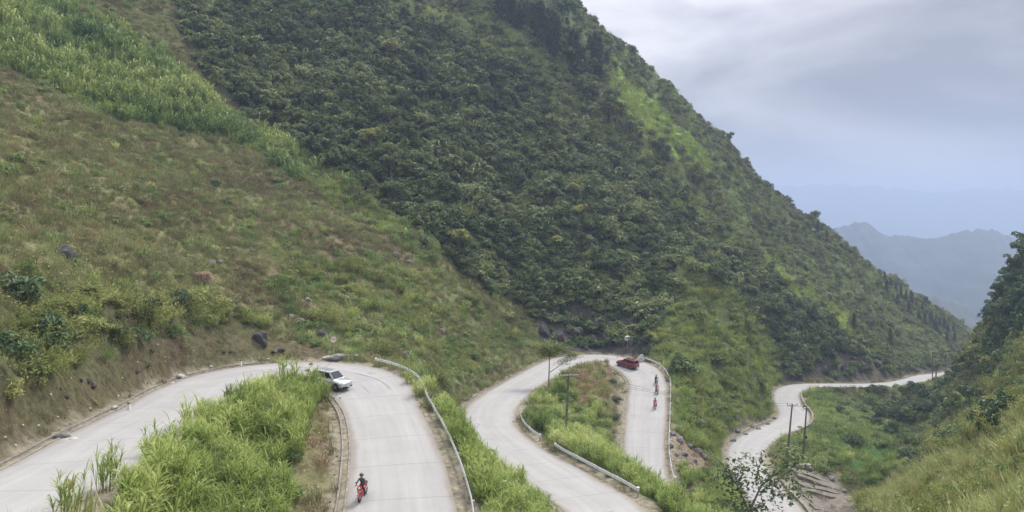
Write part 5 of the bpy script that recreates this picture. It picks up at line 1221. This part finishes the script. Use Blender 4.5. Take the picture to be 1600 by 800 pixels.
for px, py, s, lb in [(688,648,1.5,'dark rounded bush where the middle road disappears behind the grass'),(712,650,1.2,'smaller dark bush at the left edge of the middle road'),(335,290,1.0,'dark bush alone high on the dry slope'),(385,258,.7,'small dark bush under the maize band'),
    (1245,722,1.2,'dark hollow bush behind the left thin pole'),(1065,610,1.3,'dark shrub on the spur right of the far guardrail'),(1052,585,1.2,'dark shrub at the top of the far guardrail'),(940,585,.9,'dark bush at the upper tip of the mound inside the second bend'),(957,600,1.0,'dark bush on the right side of the mound inside the second bend'),(962,628,1.0,'dark bush halfway down the right side of the mound'),(958,655,1.0,'brownish green bush low on the right side of the mound')]:
    p = hit(px, py)
    if p: plant('bush', random.choice(S_d), p + Vector((0, 0, -.15)), s, lb, 'bush')
for k in range(34):
    px = random.uniform(1295, 1450); py = random.uniform(628, 700) - (px - 1295) * .05; p = hit(px, py, 110)
    if p and near_road(np.array([p.x]), np.array([p.y]))[0][0] > 6: plant('bush', random.choice(S_d), p + Vector((0, 0, -.2)), random.uniform(.9, 1.9), 'dark bush in the gully below the far level stretch of road', 'bush', 'bushes in the gully')
for k in range(18):
    px = random.uniform(1270, 1400); py = random.uniform(660, 740); p = hit(px, py, 105)
    if p: plant('bush', random.choice(S_h[3:] + S_d), p + Vector((0, 0, -.2)), random.uniform(.7, 1.2), 'leafy bush in the green field below the lowest road', 'bush', 'bushes in the lower field')
TD = [tree(401, 6.5, 2.4, 1500, .19), tree(402, 5.5, 2.1, 1300, .18), tree(403, 7.5, 2.6, 1700, .19)]
for px, py, s in [(1548,590,1.1),(1545,565,1.0),(1542,540,1.1),(1546,515,1.0),(1552,492,1.0),(1560,470,1.0),(1570,452,1.0),(1580,440,.9),(1590,425,.9),(1598,412,.9),(1560,530,1.1),(1575,500,1.1),(1590,470,1.1),(1585,540,1.1),(1595,500,1.0),(1565,560,1.0),(1610,440,1),(1605,470,1)]:
    p = P(px + 14, py, 152 + (600 - py) * .12); p = on_ground(p[0], p[1], -.4); c, t_ = random.choice(TD); plant('tree', [('crown', c), ('trunk', t_)], p, s, 'dark leafy tree on the steep hill at the right edge', 'tree', 'trees on the right hill')
TH_ = [tree(411, 3.6, 1.6, 1100, .11, 'hedge'), tree(412, 3.0, 1.5, 900, .11, 'hedge')]
for px, py, s in [(1590,600,1.1),(1570,625,1.0),(1550,650,.9),(1595,640,.9),(1555,690,.6)]:
    p = hit(px, py, 50)
    if p: c, t_ = random.choice(TH_); plant('small_tree', [('crown', c), ('trunk', t_)], p + Vector((0, 0, -.3)), s, 'bushy small tree on the rim of the straw coloured slope at right', 'tree', 'small trees above the straw slope')
# rim trees on the near skyline of the mountain and prominent crowns in the forest
TF = [tree(421, 4.5, 2.0, 900, .24, 'forest'), tree(422, 4.0, 1.8, 800, .22, 'forest'), tree(423, 5.2, 2.2, 1000, .24, 'forest'), tree(424, 4.6, 1.9, 900, .2, 'hedge'), tree(425, 5.6, 1.7, 900, .2, 'ridge', trunk_h=.4)]
for px, py, s in [(955,195,1.3),(965,205,1.3),(948,188,1.1),(930,165,1.0),(975,215,1.2),(960,170,.9),(985,225,1.0),(1000,235,1.1),(1030,250,1.0),(1040,262,1.2),(1085,290,1.1),(1092,300,1.0),(1110,315,.9),(915,160,.9)]:
    p = hit(px, py, 60)
    if p: c, t_ = random.choice(TF); plant('tree', [('crown', c), ('trunk', t_)], p + Vector((0, 0, -.3)), s * 1.25, 'dark rounded tree on the lower rim of the bright meadow strip', 'tree', 'trees below the bright meadow', sz=1.25)
for px, py, s in [(940,50,.6),(1008,108,.7),(1014,114,.6),(1030,132,.5),(1042,150,.5),(1052,160,.5),(1100,195,.4),(1160,262,.5),(1222,318,.5),(1258,345,.6),(1320,388,.5),(960,62,.5)]:
    p = hit(px, py + 8, 150)
    if p: c, t_ = random.choice(TF); plant('tree', [('crown', c), ('trunk', t_)], p, s, 'small tree standing up on the mountain skyline', 'tree', 'trees on the mountain skyline')
for k in range(150):
    px = random.uniform(330, 1380); py = random.uniform(40, 560); p = hit(px, py, 100)
    if p is None or zone_at(np.array([p.x]), np.array([p.y]))[0] != ZI['forest']: continue
    c, t_ = random.choice(TF); plant('tree', [('crown', c), ('trunk', t_)], p + Vector((0, 0, -.3)), random.uniform(.6, 1.5), 'leafy tree rising from the forest on the mountainside', 'tree', 'trees rising from the mountain forest', tilt=.12)
p_, k = road_hit(1451, 591, RC_[55], RC_[60]); pt_ = on_ground(p_.x + .5, p_.y - 3.2, -.3); c, t_ = tree(431, 9, 1.6, 700, .2, 'forest', trunk_h=.45, lobes=7); plant('tree', [('crown', c), ('trunk', t_)], pt_, 1.0, 'lone tall thin tree at the outer edge of the far road', 'tree')
# flat crowned tree between the bends
def umbrella_tree():
    rg_ = np.random.default_rng(77); G = Geo(); T = Geo(); pts_ = [((0, 0, -.4), (.1, 0, 2.6), .13, .09), ((.1, 0, 2.6), (.15, .2, 4.6), .09, .07), ((.1, 0, 2.2), (1.6, -.2, 3.3), .06, .045), ((1.6, -.2, 3.3), (3.2, 0, 4.5), .045, .02), ((.15, .2, 4.6), (-.6, .3, 5.6), .06, .03), ((.15, .2, 4.6), (1.0, 0, 5.4), .06, .03), ((-.6, .3, 5.6), (-2.6, .2, 6.4), .03, .012), ((1.0, 0, 5.4), (2.8, -.3, 6.0), .03, .012), ((1.0, 0, 5.4), (1.2, .6, 6.4), .025, .01), ((-.6, .3, 5.6), (-.8, -.9, 6.6), .025, .01), ((.15, .2, 4.6), (-1.4, -.4, 5.3), .03, .012), ((3.2, 0, 4.5), (4.2, .3, 4.9), .02, .008)]
    ends = []
    for a_, b_, r0, r1 in pts_: tube(T, a_, b_, r0, r1, 6, .3); ends.append((np.array(a_), np.array(b_), r1))
    for a_, b_, r1 in ends:
        if r1 > .035: continue
        n_ = 420; t_ = rg_.uniform(.1, 1.15, n_); pos = a_ + (b_ - a_) * t_[:, None] + rg_.normal(size=(n_, 3)) * np.array([.60, .60, .2]) + np.array([0, 0, .12]); nr = unit(rg_.normal(size=(n_, 3)) * .25 + np.array([0, 0, 1.])); V, Fq = leaf_quads(pos, nr, .17 * rg_.uniform(.6, 1.3, n_), .35, rg_); G.add(V, Fq, np.repeat(rg_.uniform(.3, 1, n_), 4))
    return fin(G, 'crown', LM['hedge']), fin(T, 'trunk', M_bark)
p = hit(857, 606, 100, 150) or on_ground(5.7, 118); c, t_ = umbrella_tree(); plant('umbrella_tree', [('crown', c), ('trunk', t_)], p, ((HY - 536) / F * p.y - p.z) / 6.7, 'thin tree with a flat spreading crown between the middle road and the pole', 'tree', rz=0.0)
# sparse big leaved tree in front of the lowest road
def sparse_tree():
    rg_ = np.random.default_rng(88); G = Geo(); T = Geo(); segs = [((0, 0, -.5), (-.05, 0, 1.6), .09, .07), ((-.05, 0, 1.6), (.6, 0, 3.0), .06, .045), ((-.05, 0, 1.6), (-.7, .2, 3.1), .05, .03), ((.6, 0, 3.0), (1.7, -.2, 4.0), .045, .03), ((.6, 0, 3.0), (.4, .3, 4.3), .035, .02), ((1.7, -.2, 4.0), (2.8, 0, 4.4), .025, .012), ((1.7, -.2, 4.0), (2.0, .2, 4.9), .025, .012), ((-.7, .2, 3.1), (-1.6, 0, 3.8), .025, .012), ((-.7, .2, 3.1), (-.6, -.2, 4.2), .025, .012), ((.6, 0, 3.0), (1.6, .2, 2.6), .025, .012), ((1.6, .2, 2.6), (2.9, .1, 2.9), .02, .01), ((.0, 0, 1.9), (1.2, .2, 1.5), .025, .012), ((-.05, 0, 1.3), (-1.0, .2, 1.9), .025, .012)]
    for a_, b_, r0, r1 in segs:
        tube(T, a_, b_, r0, r1, 6, .3)
        if r1 < .035:
            a_ = np.array(a_); b_ = np.array(b_); n_ = 120; t_ = rg_.uniform(.1, 1.15, n_); pos = a_ + (b_ - a_) * t_[:, None] + rg_.normal(size=(n_, 3)) * .34; nr = unit(rg_.normal(size=(n_, 3)) * .6 + np.array([0, 0, 1.])); V, Fq = leaf_quads(pos, nr, .15 * rg_.uniform(.6, 1.2, n_), .5, rg_); G.add(V, Fq, np.repeat(rg_.uniform(.3, 1, n_), 4))
    return fin(G, 'crown', LM['forest']), fin(T, 'trunk', M_bark)
for q in (84, 83, 82, 81, 80, 79):
    X = (1172 - CX) / F * q; Z = float(ground_z(X, q)[0])
    if HY - Z / q * F > 785: break
p = on_ground(X, q); c, t_ = sparse_tree(); plant('sparse_tree', [('crown', c), ('trunk', t_)], p, ((HY - 700) / F * q - p.z) / 5.0, 'sparse dark tree with big leaves in front of the lowest road', 'tree', rz=0.0)
p = hit(480, 612, 55, 90); c, t_ = tree(441, 3.0, .75, 260, .15, 'hedge', lobes=6, trunk_h=.3)
if p: plant('sapling', [('crown', c), ('trunk', t_)], p, .95, 'leafy sapling rising from the tall grass left of the silver car', 'sapling')
# taller reeds that stand out against the road
for px, py, s, lb in [(498,622,.95,'clump of tall grass directly in front of the rear of the silver car'),(508,628,.85,'leafy grass clump touching the silver car door'),(484,616,1.0,'grass clump just left of the silver car'),(452,612,1.25,'tall reed clump left of the sapling at the tip of the grass bank'),(105,812,.75,'thin reeds against the upper road at lower left'),(165,770,.8,'reed clump at the left edge of the grass bank')]:
    p = hit(px, py, 25)
    if p: plant('reeds', random.choice(S_c), p, s, lb, 'reeds', sz=1.25)
p = hit(112, 790, 25)
if p: plant('dead_reed', [('leaves', fin(tuft(360, 26, 1.6, .15, .09, (.2, .9), 8), 'leaves', leaf_mat('rust coloured dead leaves', [(.26, .09, .03), (.36, .15, .05)], .2)))], p + Vector((0, 0, .7)), .38, 'orange brown dead leaves among the thin reeds at lower left', 'dead leaves')
# haystack
p = hit(317, 444)
if p:
    rg_ = np.random.default_rng(5); G = Geo()
    for k in range(900):
        a_ = rg_.uniform(0, 6.28); z = rg_.uniform(.15, 1.0); r_ = .62 * math.sqrt(max(0, 1 - (z / 1.12) ** 2)); blade(G, (math.cos(a_) * r_ * .8, math.sin(a_) * r_ * .8, z * 1.15 + .1), a_, 1.4, .6, .035, 1.2, rg_, 3, rg_.uniform(0, 1))
    H = fin(G, 'straw', LM['dry']); core = MB().ball((0, 0, .5), .6, (.95, .95, 1.05), 3); root = plant('haystack', [('straw', H)], p, 1.15, 'small brown haystack dome on the open slope', 'haystack'); core.build('core', plain('packed brown straw', (.16, .12, .08), .95, 0, .3, 8), root)
